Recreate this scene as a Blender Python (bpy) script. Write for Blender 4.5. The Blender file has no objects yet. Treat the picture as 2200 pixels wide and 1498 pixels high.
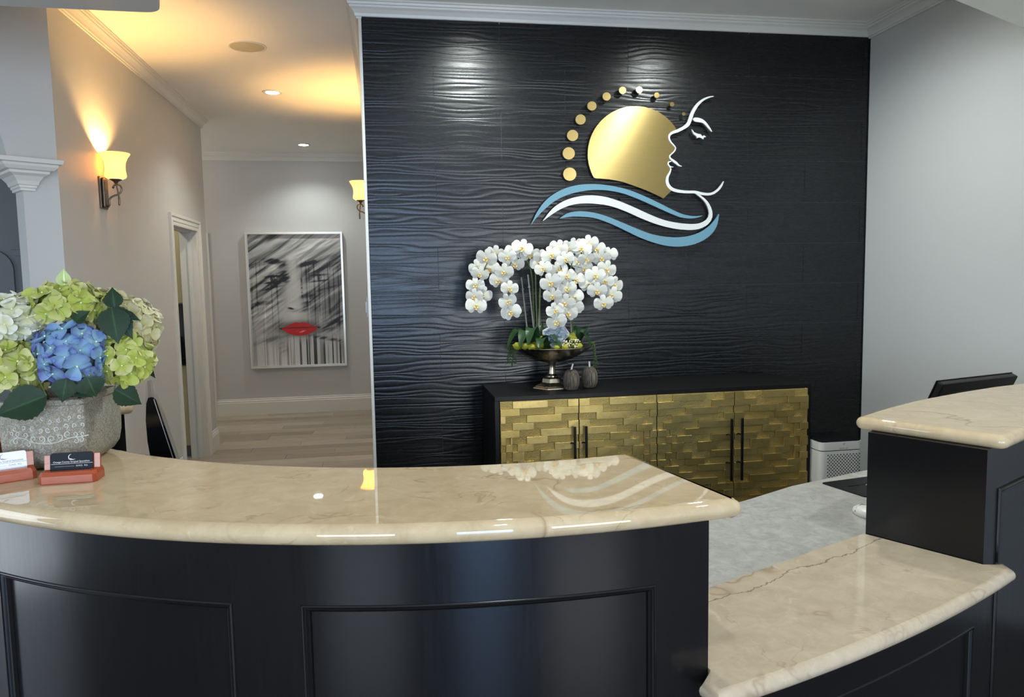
import bpy, bmesh, math, random
import numpy as np
from mathutils import Vector, Matrix

random.seed(7)
rng = np.random.default_rng(7)
C = bpy.context.scene.collection
PI = math.pi
# ------------------------------------------------------------------ camera
YAW, PITCH, ROLL, FPX, HC = 0.166529490, 0.0904840181, 0.0176872524, 1585.36042, 1.57
def cam_axes():
    f = np.array([math.sin(YAW)*math.cos(PITCH), math.cos(YAW)*math.cos(PITCH), -math.sin(PITCH)])
    r = np.array([math.cos(YAW), -math.sin(YAW), 0.0]); d = np.cross(f, r)
    c, s = math.cos(ROLL), math.sin(ROLL)
    return c*r+s*d, -s*r+c*d, f
AR, AD, AF = cam_axes()
camd = bpy.data.cameras.new('camera'); cam = bpy.data.objects.new('camera', camd); C.objects.link(cam)
camd.sensor_width = 36; camd.lens = FPX/2200*36; camd.clip_start = .05
up, bk = -AD, -AF
cam.matrix_world = Matrix(((AR[0], up[0], bk[0], 0), (AR[1], up[1], bk[1], 0), (AR[2], up[2], bk[2], HC), (0, 0, 0, 1)))
sc = bpy.context.scene; sc.camera = cam
# helpers that read a place on a known plane of the room
def ray(x, y): return AR*((x-1100)/FPX)+AD*((y-749)/FPX)+AF
def at_y(x, y, Y):
    d = ray(x, y); t = Y/d[1]; return Vector((t*d[0], Y, HC+t*d[2]))
def at_z(x, y, z):
    d = ray(x, y); t = (z-HC)/d[2]; return Vector((t*d[0], t*d[1], z))

# ------------------------------------------------------------------ world, exposure, daylight
sc.view_settings.view_transform = 'Standard'; sc.view_settings.look = 'None'
sc.view_settings.exposure = 0.74; sc.view_settings.gamma = 1.0; sc.view_settings.use_curve_mapping = False
w = bpy.data.worlds.new('sky'); sc.world = w; w.use_nodes = True
wn = w.node_tree; bg = wn.nodes['Background']
sky = wn.nodes.new('ShaderNodeTexSky'); sky.sky_type = 'NISHITA'; sky.sun_elevation = math.radians(40); sky.sun_disc = False
wn.links.new(sky.outputs[0], bg.inputs[0]); bg.inputs[1].default_value = 0.25

def area(name, loc, target, sx, sy, power, col):
    l = bpy.data.lights.new(name, 'AREA'); l.shape = 'RECTANGLE'; l.size = sx; l.size_y = sy; l.energy = power; l.color = col
    o = bpy.data.objects.new(name, l); C.objects.link(o); o.location = loc
    o.rotation_euler = (Vector(target)-Vector(loc)).to_track_quat('-Z', 'Y').to_euler(); return o
def spot(name, loc, power, col, ang=100, blend=.6, target=None, rad=.04):
    l = bpy.data.lights.new(name, 'SPOT'); l.energy = power; l.color = col; l.spot_size = math.radians(ang); l.spot_blend = blend; l.shadow_soft_size = rad
    o = bpy.data.objects.new(name, l); C.objects.link(o); o.location = loc
    if target is not None: o.rotation_euler = (Vector(target)-Vector(loc)).to_track_quat('-Z', 'Y').to_euler()
    return o
def point(name, loc, power, col, rad=.03):
    l = bpy.data.lights.new(name, 'POINT'); l.energy = power; l.color = col; l.shadow_soft_size = rad
    o = bpy.data.objects.new(name, l); C.objects.link(o); o.location = loc; return o
DAY = (1.0, 0.985, .96); COOL = (.93, 1.0, .97); WARM = (1.0, .58, .19)
CEIL = 3.15
# daylight through the front windows (behind the camera) and the glazed door at the left
area('daylight_door', (0.10, -3.40, 1.18), (0.10, 0, 1.1), 0.95, 2.25, 62, (.36, .60, 1.0))
area('daylight_front_right', (2.0, -3.40, 1.45), (1.9, 0, 1.3), 1.5, 1.8, 58, (.92, .95, 1.0))
area('daylight_front_left', (-2.2, -3.40, 1.5), (-2.0, 0, 1.3), 1.5, 1.9, 62, (.80, .89, 1.0))
area('daylight_side', (-3.40, 1.80, 1.16), (0, 1.80, 1.1), 1.1, 2.25, 22, (.82, .91, 1.0))

# ------------------------------------------------------------------ materials
def lin(c): return tuple(((v/255)/12.92 if v/255 <= .04045 else ((v/255+.055)/1.055)**2.4) for v in c)
def mat(name, col, rough=.5, metal=0, spec=.5, coat=0, coat_rough=.05, emit=None, es=0, sss=0):
    m = bpy.data.materials.new(name); m.use_nodes = True; b = m.node_tree.nodes['Principled BSDF']
    b.inputs['Base Color'].default_value = (*col, 1); b.inputs['Roughness'].default_value = rough
    b.inputs['Metallic'].default_value = metal; b.inputs['Specular IOR Level'].default_value = spec
    b.inputs['Coat Weight'].default_value = coat; b.inputs['Coat Roughness'].default_value = coat_rough
    if emit: b.inputs['Emission Color'].default_value = (*emit, 1); b.inputs['Emission Strength'].default_value = es
    return m
class N:
    def __init__(s, m): s.t = m.node_tree; s.b = s.t.nodes['Principled BSDF']
    def n(s, typ, **k):
        x = s.t.nodes.new(typ)
        for a, v in k.items():
            if hasattr(x, a): setattr(x, a, v)
        return x
    def l(s, a, b): s.t.links.new(a, b)
    def coord(s, scale=(1, 1, 1), rot=(0, 0, 0), kind='Object'):
        tc = s.n('ShaderNodeTexCoord'); mp = s.n('ShaderNodeMapping')
        mp.inputs['Scale'].default_value = scale; mp.inputs['Rotation'].default_value = rot
        s.l(tc.outputs[kind], mp.inputs[0]); return mp.outputs[0]
    def noise(s, v, scale, detail=4, rough=.5, dist=0):
        x = s.n('ShaderNodeTexNoise'); x.inputs['Scale'].default_value = scale; x.inputs['Detail'].default_value = detail
        x.inputs['Roughness'].default_value = rough; x.inputs['Distortion'].default_value = dist
        if v is not None: s.l(v, x.inputs['Vector'])
        return x.outputs['Fac']
    def ramp(s, f, stops):
        x = s.n('ShaderNodeValToRGB'); e = x.color_ramp.elements
        while len(e) < len(stops): e.new(.5)
        for q, (p, c) in zip(e, stops): q.position = p; q.color = (*c, 1) if len(c) == 3 else c
        s.l(f, x.inputs[0]); return x.outputs[0]
    def mix(s, f, a, b, mode='MIX'):
        x = s.n('ShaderNodeMix'); x.data_type = 'RGBA'; x.blend_type = mode
        for i, v in ((0, f), (6, a), (7, b)):
            if isinstance(v, (int, float)): x.inputs[i].default_value = v
            elif isinstance(v, tuple): x.inputs[i].default_value = (*v, 1)
            else: s.l(v, x.inputs[i])
        return x.outputs[2]
    def math(s, op, a, b=None):
        x = s.n('ShaderNodeMath'); x.operation = op
        for i, v in ((0, a), (1, b)):
            if v is None: continue
            if isinstance(v, (int, float)): x.inputs[i].default_value = v
            else: s.l(v, x.inputs[i])
        return x.outputs[0]
    def bump(s, h, strength=.2, dist=.01):
        x = s.n('ShaderNodeBump'); x.inputs['Strength'].default_value = strength; x.inputs['Distance'].default_value = dist
        s.l(h, x.inputs['Height']); s.l(x.outputs[0], s.b.inputs['Normal'])
    def base(s, c): s.l(c, s.b.inputs['Base Color'])
    def rough(s, c): s.l(c, s.b.inputs['Roughness'])

def paint(name, col, rough=.6, bump=.06):
    m = mat(name, col, rough); k = N(m); v = k.coord()
    k.base(k.mix(k.noise(v, 1.3, 2), tuple(c*.97 for c in col), tuple(min(1, c*1.03) for c in col)))
    k.bump(k.noise(v, 180, 2), bump, .003); return m
M = {}
M['wall'] = paint('wall_paint', (.49, .49, .475), .5)
M['ceil'] = paint('ceiling_paint', (.84, .82, .77), .7)
M['trim'] = paint('trim_paint', (.64, .63, .585), .35, .02)
M['soffit'] = paint('soffit_paint', (.78, .78, .70), .6)
M['dark_and_unlit'] = paint('dark_and_unlit_paint', (.16, .165, .17), .6)  # shade behind the arch put into the colour; also plain dark plinth and backsplash

def stone(name, c0, c1, vein, seedoff, rough=.022, crack=None, scale=1.0):
    m = mat(name, c0, rough, spec=.5); k = N(m)
    v = k.coord((scale,)*3); mp = v.node; mp.inputs['Location'].default_value = (seedoff, seedoff*.7, 0)
    cloud = k.noise(v, 3.2, 8, .62, .6)
    col = k.mix(cloud, c0, c1)
    mott = k.noise(v, 13, 6, .68, .8); col = k.mix(k.ramp(mott, [(.38, (0, 0, 0)), (.64, (.6,)*3)]), col, tuple(min(1, c*1.12) for c in c1)); m2 = k.noise(v, 7.5, 5, .6, 1.); col = k.mix(k.ramp(m2, [(.52, (0, 0, 0)), (.72, (.25,)*3)]), col, tuple(c*.86 for c in c0))
    fleck = k.ramp(k.noise(v, 26, 6, .65, 1.2), [(.60, (0, 0, 0)), (.72, (1, 1, 1))])
    col = k.mix(k.math('MULTIPLY', fleck, .55), col, tuple(min(1, c*1.22) for c in c1))
    for sc_, di, seed, gt, wd, st in ((1.0, .25, 3.1, .46, .0045, .60), (1.8, .3, 11.7, .49, .005, .48), (3.6, .4, 23.3, .50, .007, .36)):
        mp2 = k.coord((scale, scale, scale)); mp2.node.inputs['Location'].default_value = (seed+seedoff, seed*.3, seed*.7)
        a = k.noise(mp2, sc_, 5, .52, di); a = k.math('ABSOLUTE', k.math('SUBTRACT', a, .5))
        thin = k.ramp(a, [(0, (1, 1, 1)), (wd*.5, (.7, .7, .7)), (wd, (0, 0, 0))])
        gate = k.ramp(k.noise(mp2, sc_*2.2, 2), [(gt, (0, 0, 0)), (gt+.1, (1, 1, 1))])
        col = k.mix(k.math('MULTIPLY', k.math('MULTIPLY', thin, gate), st), col, vein)
    if crack:   # one long natural crack across the slab: y = a x + b, wandering
        A, B, amp, wd = crack
        sx = k.n('ShaderNodeSeparateXYZ'); tc = k.n('ShaderNodeTexCoord'); k.l(tc.outputs['Object'], sx.inputs[0])
        nz = k.math('SUBTRACT', k.noise(tc.outputs['Object'], 5, 6, .62), .5)
        d = k.math('SUBTRACT', k.math('SUBTRACT', sx.outputs[1], k.math('MULTIPLY', sx.outputs[0], A)), B)
        d = k.math('ABSOLUTE', k.math('ADD', d, k.math('MULTIPLY', nz, amp)))
        line = k.ramp(d, [(0, (1, 1, 1)), (wd*.5, (.8, .8, .8)), (wd, (0, 0, 0))])
        col = k.mix(k.math('MULTIPLY', line, .8), col, (.10, .065, .035))
    k.base(col); return m
M['marble'] = stone('cream_marble', (.42, .31, .165), (.53, .41, .26), (.22, .12, .05), 1.3)
M['marble_low'] = stone('cream_marble_low', (.38, .30, .20), (.49, .40, .29), (.24, .15, .09), 4.1, .03, (.433, 1.355, .16, .0032))
M['grey_stone'] = stone('grey_limestone', (.26, .25, .228), (.44, .425, .385), (.24, .22, .19), 8.2, .22, None, 1.6)

m = mat('espresso_wood', (.010, .0095, .010), .22, spec=.36); k = N(m); v = k.coord((60, 60, 2.5))
gr = k.noise(v, 2.2, 4, .6); k.base(k.mix(gr, (.0055, .005, .0055), (.0075, .007, .007)))
k.rough(k.ramp(gr, [(.2, (.17,)*3), (.8, (.24,)*3)])); k.bump(gr, .02, .001); M['espresso'] = m
m = mat('black_lacquer', (.004, .004, .004), .40, spec=.3); M['black'] = m
M['black_gloss'] = mat('black_gloss', (.006, .006, .007), .08)
m = mat('black_tile', (.0045, .005, .006), .34, spec=.42); k = N(m); v = k.coord((8, 1, 60))
k.rough(k.ramp(k.noise(v, 3, 3), [(.3, (.26,)*3), (.7, (.29,)*3)])); M['tile'] = m
M['grout'] = mat('dark_grout', (.055, .06, .065), .7)
m = mat('brass_leaf', lin((176, 150, 78)), .42, metal=.85); k = N(m); v = k.coord(); oi = k.n('ShaderNodeObjectInfo')
c = k.mix(oi.outputs['Random'], (.52, .38, .125), (.64, .48, .18))
c = k.mix(k.ramp(k.noise(v, 34, 5, .6), [(.45, (0, 0, 0)), (.75, (.7,)*3)]), c, (.42, .31, .10))
k.base(c); k.bump(k.noise(v, 60, 4, .6), .12, .003); M['brass'] = m
m = mat('hammered_brass', (.45, .33, .11), .5, metal=.85); k = N(m); v = k.coord(); oi = k.n('ShaderNodeObjectInfo')
f = k.noise(v, 150, 4, .6); k.base(k.mix(f, (.40, .29, .095), (.62, .47, .17))); k.bump(f, .6, .006); M['brass_rough'] = m
m = mat('brushed_brass', (.55, .41, .15), .30, metal=1); k = N(m); v = k.coord((3, 40, 260)); v.node.inputs['Rotation'].default_value = (0, 0, 0)
g = k.noise(v, 4, 3); k.base(k.mix(g, (.34, .255, .09), (.44, .335, .14))); k.rough(k.ramp(g, [(.2, (.28,)*3), (.8, (.36,)*3)]))
tg = k.n('ShaderNodeCombineXYZ'); tg.inputs[0].default_value = .39; tg.inputs[2].default_value = .92; k.l(tg.outputs[0], k.b.inputs['Tangent']); k.b.inputs['Anisotropic'].default_value = .88; M['brushed'] = m
M['sign_white'] = mat('sign_white', (.52, .52, .51), .35)
M['sign_blue'] = mat('sign_blue', (.095, .215, .28), .4)
M['silver'] = mat('antique_silver', (.42, .38, .30), .24, metal=1)
k = N(M['silver']); v = k.coord(); f = k.noise(v, 14, 5, .6); k.base(k.mix(f, (.32, .28, .215), (.60, .54, .43))); k.rough(k.ramp(f, [(.3, (.20,)*3), (.7, (.34,)*3)]))
M['frame'] = mat('champagne_frame', (.80, .78, .72), .28, metal=.55)
M['iron'] = mat('brushed_iron', (.16, .135, .105), .36, metal=.9)
M['white_plastic'] = mat('white_plastic', (.70, .68, .64), .35)
M['cream'] = paint('cream_cabinet_paint', (.50, .44, .25), .45, .02)
M['screen'] = mat('dark_screen', (.008, .008, .010), .06, coat=.6)
M['lens'] = mat('lamp_lens', (1, 1, 1), .4, emit=(1, .98, .95), es=26)
M['speaker'] = mat('speaker_grille', (.46, .43, .33), .8)
m = mat('mahogany', (.32, .055, .018), .25, coat=.12); k = N(m); v = k.coord((6, 60, 60)); f = k.noise(v, 5, 4)
k.base(k.mix(f, (.24, .035, .012), (.42, .085, .025))); M['mahogany'] = m
M['card_white'] = mat('white_card', (.80, .80, .80), .4); M['card_black'] = mat('black_card', (.012, .015, .02), .6, spec=.2)
M['ink_grey'] = mat('grey_ink', (.30, .30, .30), .5); M['ink_silver'] = mat('silver_ink', (.62, .62, .60), .4)
m = mat('wood_plank', (.4, .34, .27), .32); k = N(m); oi = k.n('ShaderNodeObjectInfo'); v = k.coord((1.2, 26, 26))
c = k.mix(oi.outputs['Random'], (.27, .22, .165), (.47, .405, .325)); g = k.noise(v, 2.2, 6, .6, .5)
c = k.mix(k.ramp(g, [(.35, (0, 0, 0)), (.7, (.75,)*3)]), c, (.20, .16, .12)); k.base(c); M['plank'] = m
m = mat('stone_floor', (.035, .032, .03), .12); k = N(m); v = k.coord(); k.base(k.mix(k.noise(v, 2, 6), (.030, .027, .024), (.045, .040, .035))); M['floor'] = m
# vase: pale scrollwork rubbed over grey stone
m = mat('carved_stone', (.3, .29, .24), .75); k = N(m); v = k.coord()
n1 = k.noise(v, 75, 3, .55, 2.2); line = k.ramp(k.math('ABSOLUTE', k.math('SUBTRACT', n1, .5)), [(0, (1, 1, 1)), (.035, (.8,)*3), (.09, (0, 0, 0))])
c = k.mix(k.noise(v, 12, 4), (.15, .122, .080), (.29, .25, .18)); c = k.mix(k.math('MULTIPLY', line, .7), c, (.50, .485, .42)); k.base(c); k.bump(line, .6, .004); M['vase'] = m
M['relief'] = mat('pale_relief', (.55, .54, .47), .7)

def petal_mat(name, inner, outer, alt, rough=.55):
    m = mat(name, inner, rough, spec=.25); k = N(m); at = k.n('ShaderNodeAttribute'); at.attribute_name = 'rad'
    oi = k.n('ShaderNodeObjectInfo'); o2 = k.mix(k.ramp(oi.outputs['Random'], [(.3, (0, 0, 0)), (.7, (1, 1, 1))]), outer, alt)
    f = k.ramp(at.outputs['Fac'], [(.05, (0, 0, 0)), (.70, (1, 1, 1))])
    k.base(k.mix(f, inner, o2)); k.b.inputs['Subsurface Weight'].default_value = .15; k.b.inputs['Subsurface Radius'].default_value = (.02, .02, .02)
    k.bump(k.noise(k.coord(), 90, 3), .15, .003); return m
M['p_white'] = petal_mat('white_petals', (.52, .51, .28), (.70, .70, .63), (.66, .67, .54))
M['p_cream'] = petal_mat('cream_petals', (.46, .43, .17), (.62, .56, .38), (.58, .52, .31))
M['p_lime'] = petal_mat('lime_petals', (.34, .40, .055), (.40, .42, .095), (.54, .52, .25))
M['p_blue'] = petal_mat('blue_petals', (.21, .37, .47), (.12, .115, .36), (.14, .22, .44))
M['p_orchid'] = petal_mat('orchid_petals', (.66, .64, .52), (.74, .73, .69), (.72, .70, .64))
M['lip'] = mat('orchid_lip', (.75, .55, .20), .5)
M['eye'] = mat('floret_eye', (.75, .78, .60), .6)
def leaf_mat(name, a, b, rough=.4):
    m = mat(name, a, rough, spec=.25); k = N(m); at = k.n('ShaderNodeAttribute'); at.attribute_name = 'rad'
    c = k.mix(k.noise(k.coord(), 30, 3), a, b); k.base(k.mix(k.ramp(at.outputs['Fac'], [(.0, (1, 1, 1)), (.09, (0, 0, 0))]), c, tuple(min(1, q*1.9) for q in b)))
    k.bump(k.noise(k.coord((1, 1, 1)), 70, 3), .25, .004); return m
M['leaf'] = leaf_mat('dark_leaf', (.004, .017, .006), (.012, .038, .011), .5)
M['leaf_pale'] = leaf_mat('pale_leaf', (.40, .52, .18), (.55, .62, .30))
M['orchid_leaf'] = leaf_mat('orchid_leaf', (.010, .030, .012), (.03, .07, .025), .28)
M['stem'] = mat('green_stem', (.07, .10, .03), .5)
M['stake'] = mat('grey_stake', (.20, .20, .18), .4)
M['moss'] = mat('chartreuse_moss', (.25, .25, .015), .9)
M['vine'] = mat('vine_green', (.05, .09, .02), .5)
M['berry'] = mat('pale_berry', (.70, .66, .40), .5)
m = mat('blue_geode', (.2, .3, .36), .2); k = N(m); v = k.coord(); vo = k.n('ShaderNodeTexVoronoi'); vo.inputs['Scale'].default_value = 60; k.l(v, vo.inputs['Vector'])
k.base(k.mix(vo.outputs['Color'], (.04, .10, .15), (.45, .50, .56))); k.bump(vo.outputs['Distance'], .8, .01); M['geode'] = m
m = mat('twig_gourd', (.1, .08, .06), .7); k = N(m); v = k.coord((90, 90, 6)); f = k.noise(v, 1.4, 4, .6)
k.base(k.mix(k.ramp(f, [(.35, (0, 0, 0)), (.65, (1, 1, 1))]), (.035, .027, .020), (.21, .165, .12))); k.bump(f, .7, .01); M['gourd'] = m
m = bpy.data.materials.new('frosted_shade'); m.use_nodes = True; nt = m.node_tree; nt.nodes.remove(nt.nodes['Principled BSDF'])
tr = nt.nodes.new('ShaderNodeBsdfTranslucent'); tr.inputs[0].default_value = (.95, .68, .30, 1)
df = nt.nodes.new('ShaderNodeBsdfDiffuse'); df.inputs[0].default_value = (.8, .66, .38, 1)
em = nt.nodes.new('ShaderNodeEmission'); em.inputs[0].default_value = (1, .66, .22, 1); em.inputs[1].default_value = .55
mx = nt.nodes.new('ShaderNodeMixShader'); mx.inputs[0].default_value = .35; ad = nt.nodes.new('ShaderNodeAddShader')
nt.links.new(tr.outputs[0], mx.inputs[1]); nt.links.new(df.outputs[0], mx.inputs[2]); nt.links.new(mx.outputs[0], ad.inputs[0]); nt.links.new(em.outputs[0], ad.inputs[1])
nt.links.new(ad.outputs[0], nt.nodes['Material Output'].inputs[0]); M['shade'] = m
m = bpy.data.materials.new('window_glass'); m.use_nodes = True; b = m.node_tree.nodes['Principled BSDF']; b.inputs['Transmission Weight'].default_value = 1; b.inputs['Roughness'].default_value = 0; b.inputs['IOR'].default_value = 1.1; M['glass'] = m

# ------------------------------------------------------------------ mesh helpers
WM = {}
def thing(name, label, cat, loc=(0, 0, 0), rot=(0, 0, 0), group=None):
    o = bpy.data.objects.new(name, None); C.objects.link(o); o.empty_display_size = .05
    o.location = loc; o.rotation_euler = rot
    from mathutils import Euler
    WM[o] = Matrix.Translation(Vector(loc)) @ Euler(rot).to_matrix().to_4x4()
    o['label'] = label; o['category'] = cat
    if group: o['group'] = group
    return o
def tag(o, label, cat, group=None):
    o['label'] = label; o['category'] = cat
    if group: o['group'] = group
    return o
def put(name, bm, mats, parent=None, smooth=False, local=False, label=None, kind=None, calc=True):
    me = bpy.data.meshes.new(name)
    if isinstance(bm, bmesh.types.BMesh):
        if calc: bmesh.ops.recalc_face_normals(bm, faces=bm.faces)
        bm.to_mesh(me); bm.free()
    else: me = bm
    mats = mats if isinstance(mats, (list, tuple)) else [mats]
    for q in mats: me.materials.append(q)
    if smooth:
        me.polygons.foreach_set('use_smooth', [True]*len(me.polygons))
        if smooth != 'all':
            try: me.set_sharp_from_angle(angle=math.radians(38))
            except Exception: pass
            me.polygons.foreach_set('use_smooth', [p.loop_total <= 4 for p in me.polygons])
    o = bpy.data.objects.new(name, me); C.objects.link(o)
    if parent is not None:
        o.parent = parent; pm = WM.get(parent, Matrix())
        if not local: me.transform(pm.inverted())
        WM[o] = pm
    else: WM[o] = Matrix()
    if label: o['label'] = label
    if kind: o['kind'] = kind
    return o
def struct(name, bm, m, parent=None, smooth=False): return put(name, bm, m, parent, smooth, kind='structure')
B = bmesh.new
def box(bm, x0, x1, y0, y1, z0, z1, r=0, seg=2, mi=0):
    v = [bm.verts.new(p) for p in ((x0, y0, z0), (x1, y0, z0), (x1, y1, z0), (x0, y1, z0), (x0, y0, z1), (x1, y0, z1), (x1, y1, z1), (x0, y1, z1))]
    fs = [bm.faces.new([v[i] for i in q]) for q in ((3, 2, 1, 0), (4, 5, 6, 7), (0, 1, 5, 4), (1, 2, 6, 5), (2, 3, 7, 6), (3, 0, 4, 7))]
    for f in fs: f.material_index = mi
    if r > 0:
        es = list({e for f in fs for e in f.edges})
        res = bmesh.ops.bevel(bm, geom=es, offset=r, segments=seg, affect='EDGES', profile=.5)
        for f in res['faces']: f.material_index = mi
    return bm
def obox(bm, O, ux, uy, a0, a1, b0, b1, z0, z1, r=0):
    """box in a rotated plan frame: O + a*ux + b*uy"""
    n0 = set(bm.verts); box(bm, a0, a1, b0, b1, z0, z1, r)
    for v in bm.verts:
        if v not in n0:
            a, b_, z = v.co; v.co = (O[0]+a*ux[0]+b_*uy[0], O[1]+a*ux[1]+b_*uy[1], z)
    return bm
def lathe(bm, prof, c=(0, 0, 0), n=32, mi=0, cap=True, sx=1, sy=1, rot=0, axis=None):
    rings = []
    for r, z in prof:
        if r < 1e-5: rings.append([bm.verts.new((c[0], c[1], c[2]+z))])
        else: rings.append([bm.verts.new((c[0]+r*sx*math.cos(rot+2*PI*i/n), c[1]+r*sy*math.sin(rot+2*PI*i/n), c[2]+z)) for i in range(n)])
    for a, b in zip(rings, rings[1:]):
        if len(a) == 1 and len(b) == 1: continue
        for i in range(n):
            j = (i+1) % n
            q = [a[0], b[j], b[i]] if len(a) == 1 else ([a[i], a[j], b[0]] if len(b) == 1 else [a[i], a[j], b[j], b[i]])
            bm.faces.new(q).material_index = mi
    if cap:
        for rg in (rings[0], rings[-1]):
            if len(rg) > 2: bm.faces.new(rg).material_index = mi
    return bm
def tube(bm, pts, rad, n=8, mi=0, cap=True):
    pts = [Vector(p) for p in pts]; rad = rad if isinstance(rad, (list, tuple)) else [rad]*len(pts)
    rings = []; prev = None
    for i, p in enumerate(pts):
        t = (pts[min(i+1, len(pts)-1)]-pts[max(i-1, 0)])
        t = t.normalized() if t.length > 1e-9 else Vector((0, 0, 1))
        u = prev if prev is not None else (Vector((0, 0, 1)) if abs(t.z) < .9 else Vector((1, 0, 0)))
        u = (u-t*u.dot(t))
        u = u.normalized() if u.length > 1e-6 else t.orthogonal().normalized()
        prev = u; w_ = t.cross(u)
        rings.append([bm.verts.new(p+(u*math.cos(2*PI*k/n)+w_*math.sin(2*PI*k/n))*rad[i]) for k in range(n)])
    for a, b in zip(rings, rings[1:]):
        for k in range(n): bm.faces.new([a[k], a[(k+1) % n], b[(k+1) % n], b[k]]).material_index = mi
    if cap: bm.faces.new(rings[0]).material_index = mi; bm.faces.new(rings[-1]).material_index = mi
    return bm
def smooth_path(pts, k=6):
    P = [np.array(p, float) for p in pts]; out = []
    for i in range(len(P)-1):
        p0, p1, p2, p3 = P[max(i-1, 0)], P[i], P[i+1], P[min(i+2, len(P)-1)]
        for j in range(k):
            t = j/k; out.append(.5*((2*p1)+(p2-p0)*t+(2*p0-5*p1+4*p2-p3)*t*t+(3*p1-p0-3*p2+p3)*t**3))
    out.append(P[-1]); return out
def prism(bm, poly, fn, t, mi=0):
    """polygon (a,b) -> fn(a,b,depth) extruded from depth 0 to t"""
    f = [bm.verts.new(fn(a, b, t)) for a, b in poly]; g = [bm.verts.new(fn(a, b, 0)) for a, b in poly]
    bm.faces.new(f).material_index = mi; bm.faces.new(g[::-1]).material_index = mi
    for i in range(len(poly)):
        j = (i+1) % len(poly); bm.faces.new([g[i], g[j], f[j], f[i]]).material_index = mi
    bm.normal_update(); return bm
def offset_poly(P, d, closed=True):
    """offset to the right of travel by d (per-vertex d allowed)"""
    n = len(P); out = []
    for i in range(n):
        a = P[i-1] if (closed or i > 0) else P[i]; c_ = P[(i+1) % n] if (closed or i < n-1) else P[i]; b = P[i]
        def nrm(u, v):
            q = np.array(v, float)-np.array(u, float); L = np.hypot(*q)
            return None if L < 1e-9 else np.array((q[1], -q[0]))/L
        n1, n2 = nrm(a, b), nrm(b, c_)
        if n1 is None: n1 = n2
        if n2 is None: n2 = n1
        m_ = n1+n2; m_ = m_/max(np.hypot(*m_), 1e-6); s = 1/max(.35, m_.dot(n1))
        dd = d[i] if hasattr(d, '__len__') else d
        out.append(tuple(np.array(b, float)+m_*dd*s))
    return out
def sweep(bm, path, prof, closed=False):
    """prof: (offset to the right of travel, z)"""
    loops = [[bm.verts.new((p[0], p[1], z)) for p in offset_poly(path, o, closed)] for o, z in prof]
    n = len(path)
    for a, b in zip(loops, loops[1:]):
        for i in range(n if closed else n-1):
            j = (i+1) % n; bm.faces.new([a[i], a[j], b[j], b[i]])
    if not closed:
        bm.faces.new([l[0] for l in loops]); bm.faces.new([l[-1] for l in loops][::-1])
    return bm
def slab(bm, outline, z0, z1, flags=None, seg=8):
    """stone top with a full bullnose on flagged edge points (outline clockwise seen from above: outside is on the left)"""
    r = (z1-z0)/2; zc = (z0+z1)/2; fl = np.ones(len(outline)) if flags is None else np.array(flags, float)
    rings = []
    for i in range(seg+1):
        a = -PI/2+PI*i/seg; d = r*(1-math.cos(a))
        P = offset_poly(outline, d*fl); rings.append([bm.verts.new((p[0], p[1], zc+r*math.sin(a))) for p in P])
    n = len(outline)
    for a, b in zip(rings, rings[1:]):
        for i in range(n): bm.faces.new([a[i], a[(i+1) % n], b[(i+1) % n], b[i]])
    bm.faces.new(rings[0]); bm.faces.new(rings[-1]); return bm
def round_corners(P, R, k=6):
    out = []; n = len(P)
    for i in range(n):
        r = R[i] if hasattr(R, '__len__') else R
        a, b, c_ = (np.array(P[(i+d) % n], float) for d in (-1, 0, 1))
        if r <= 0: out.append(tuple(b)); continue
        u = (a-b)/np.hypot(*(a-b)); v = (c_-b)/np.hypot(*(c_-b))
        r_ = min(r, .45*np.hypot(*(a-b)), .45*np.hypot(*(c_-b)))
        for j in range(k+1):
            t = j/k; p = b+u*r_*(1-t)**2+v*r_*t**2; out.append(tuple(p))
    return out
def ccw(P): return sum(P[i-1][0]*P[i][1]-P[i][0]*P[i-1][1] for i in range(len(P))) > 0
def cw(P): return list(P)[::-1] if ccw(P) else list(P)
def grid(bm, fn, nu, nv, mi=0, lay=None, lf=None):
    V = [[bm.verts.new(fn(i/nu, j/nv)) for j in range(nv+1)] for i in range(nu+1)]
    if lay is not None:
        for i in range(nu+1):
            for j in range(nv+1): V[i][j][lay] = lf(i/nu, j/nv) if lf else j/nv
    for i in range(nu):
        for j in range(nv): bm.faces.new([V[i][j], V[i+1][j], V[i+1][j+1], V[i][j+1]]).material_index = mi
def text_mesh(body, size, align='CENTER', ext=.0002):
    cu = bpy.data.curves.new('lettering', 'FONT'); cu.body = body; cu.size = size; cu.align_x = align; cu.extrude = ext
    o = bpy.data.objects.new('lettering', cu); C.objects.link(o)
    dg = bpy.context.evaluated_depsgraph_get(); me = bpy.data.meshes.new_from_object(o.evaluated_get(dg))
    bpy.data.objects.remove(o); return me
def basis(nz, up=(0, 0, 1)):
    z = Vector(nz).normalized(); x = Vector(up).cross(z)
    x = x.normalized() if x.length > 1e-4 else z.orthogonal().normalized(); y = z.cross(x)
    return Matrix((x, y, z)).transposed()

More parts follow.
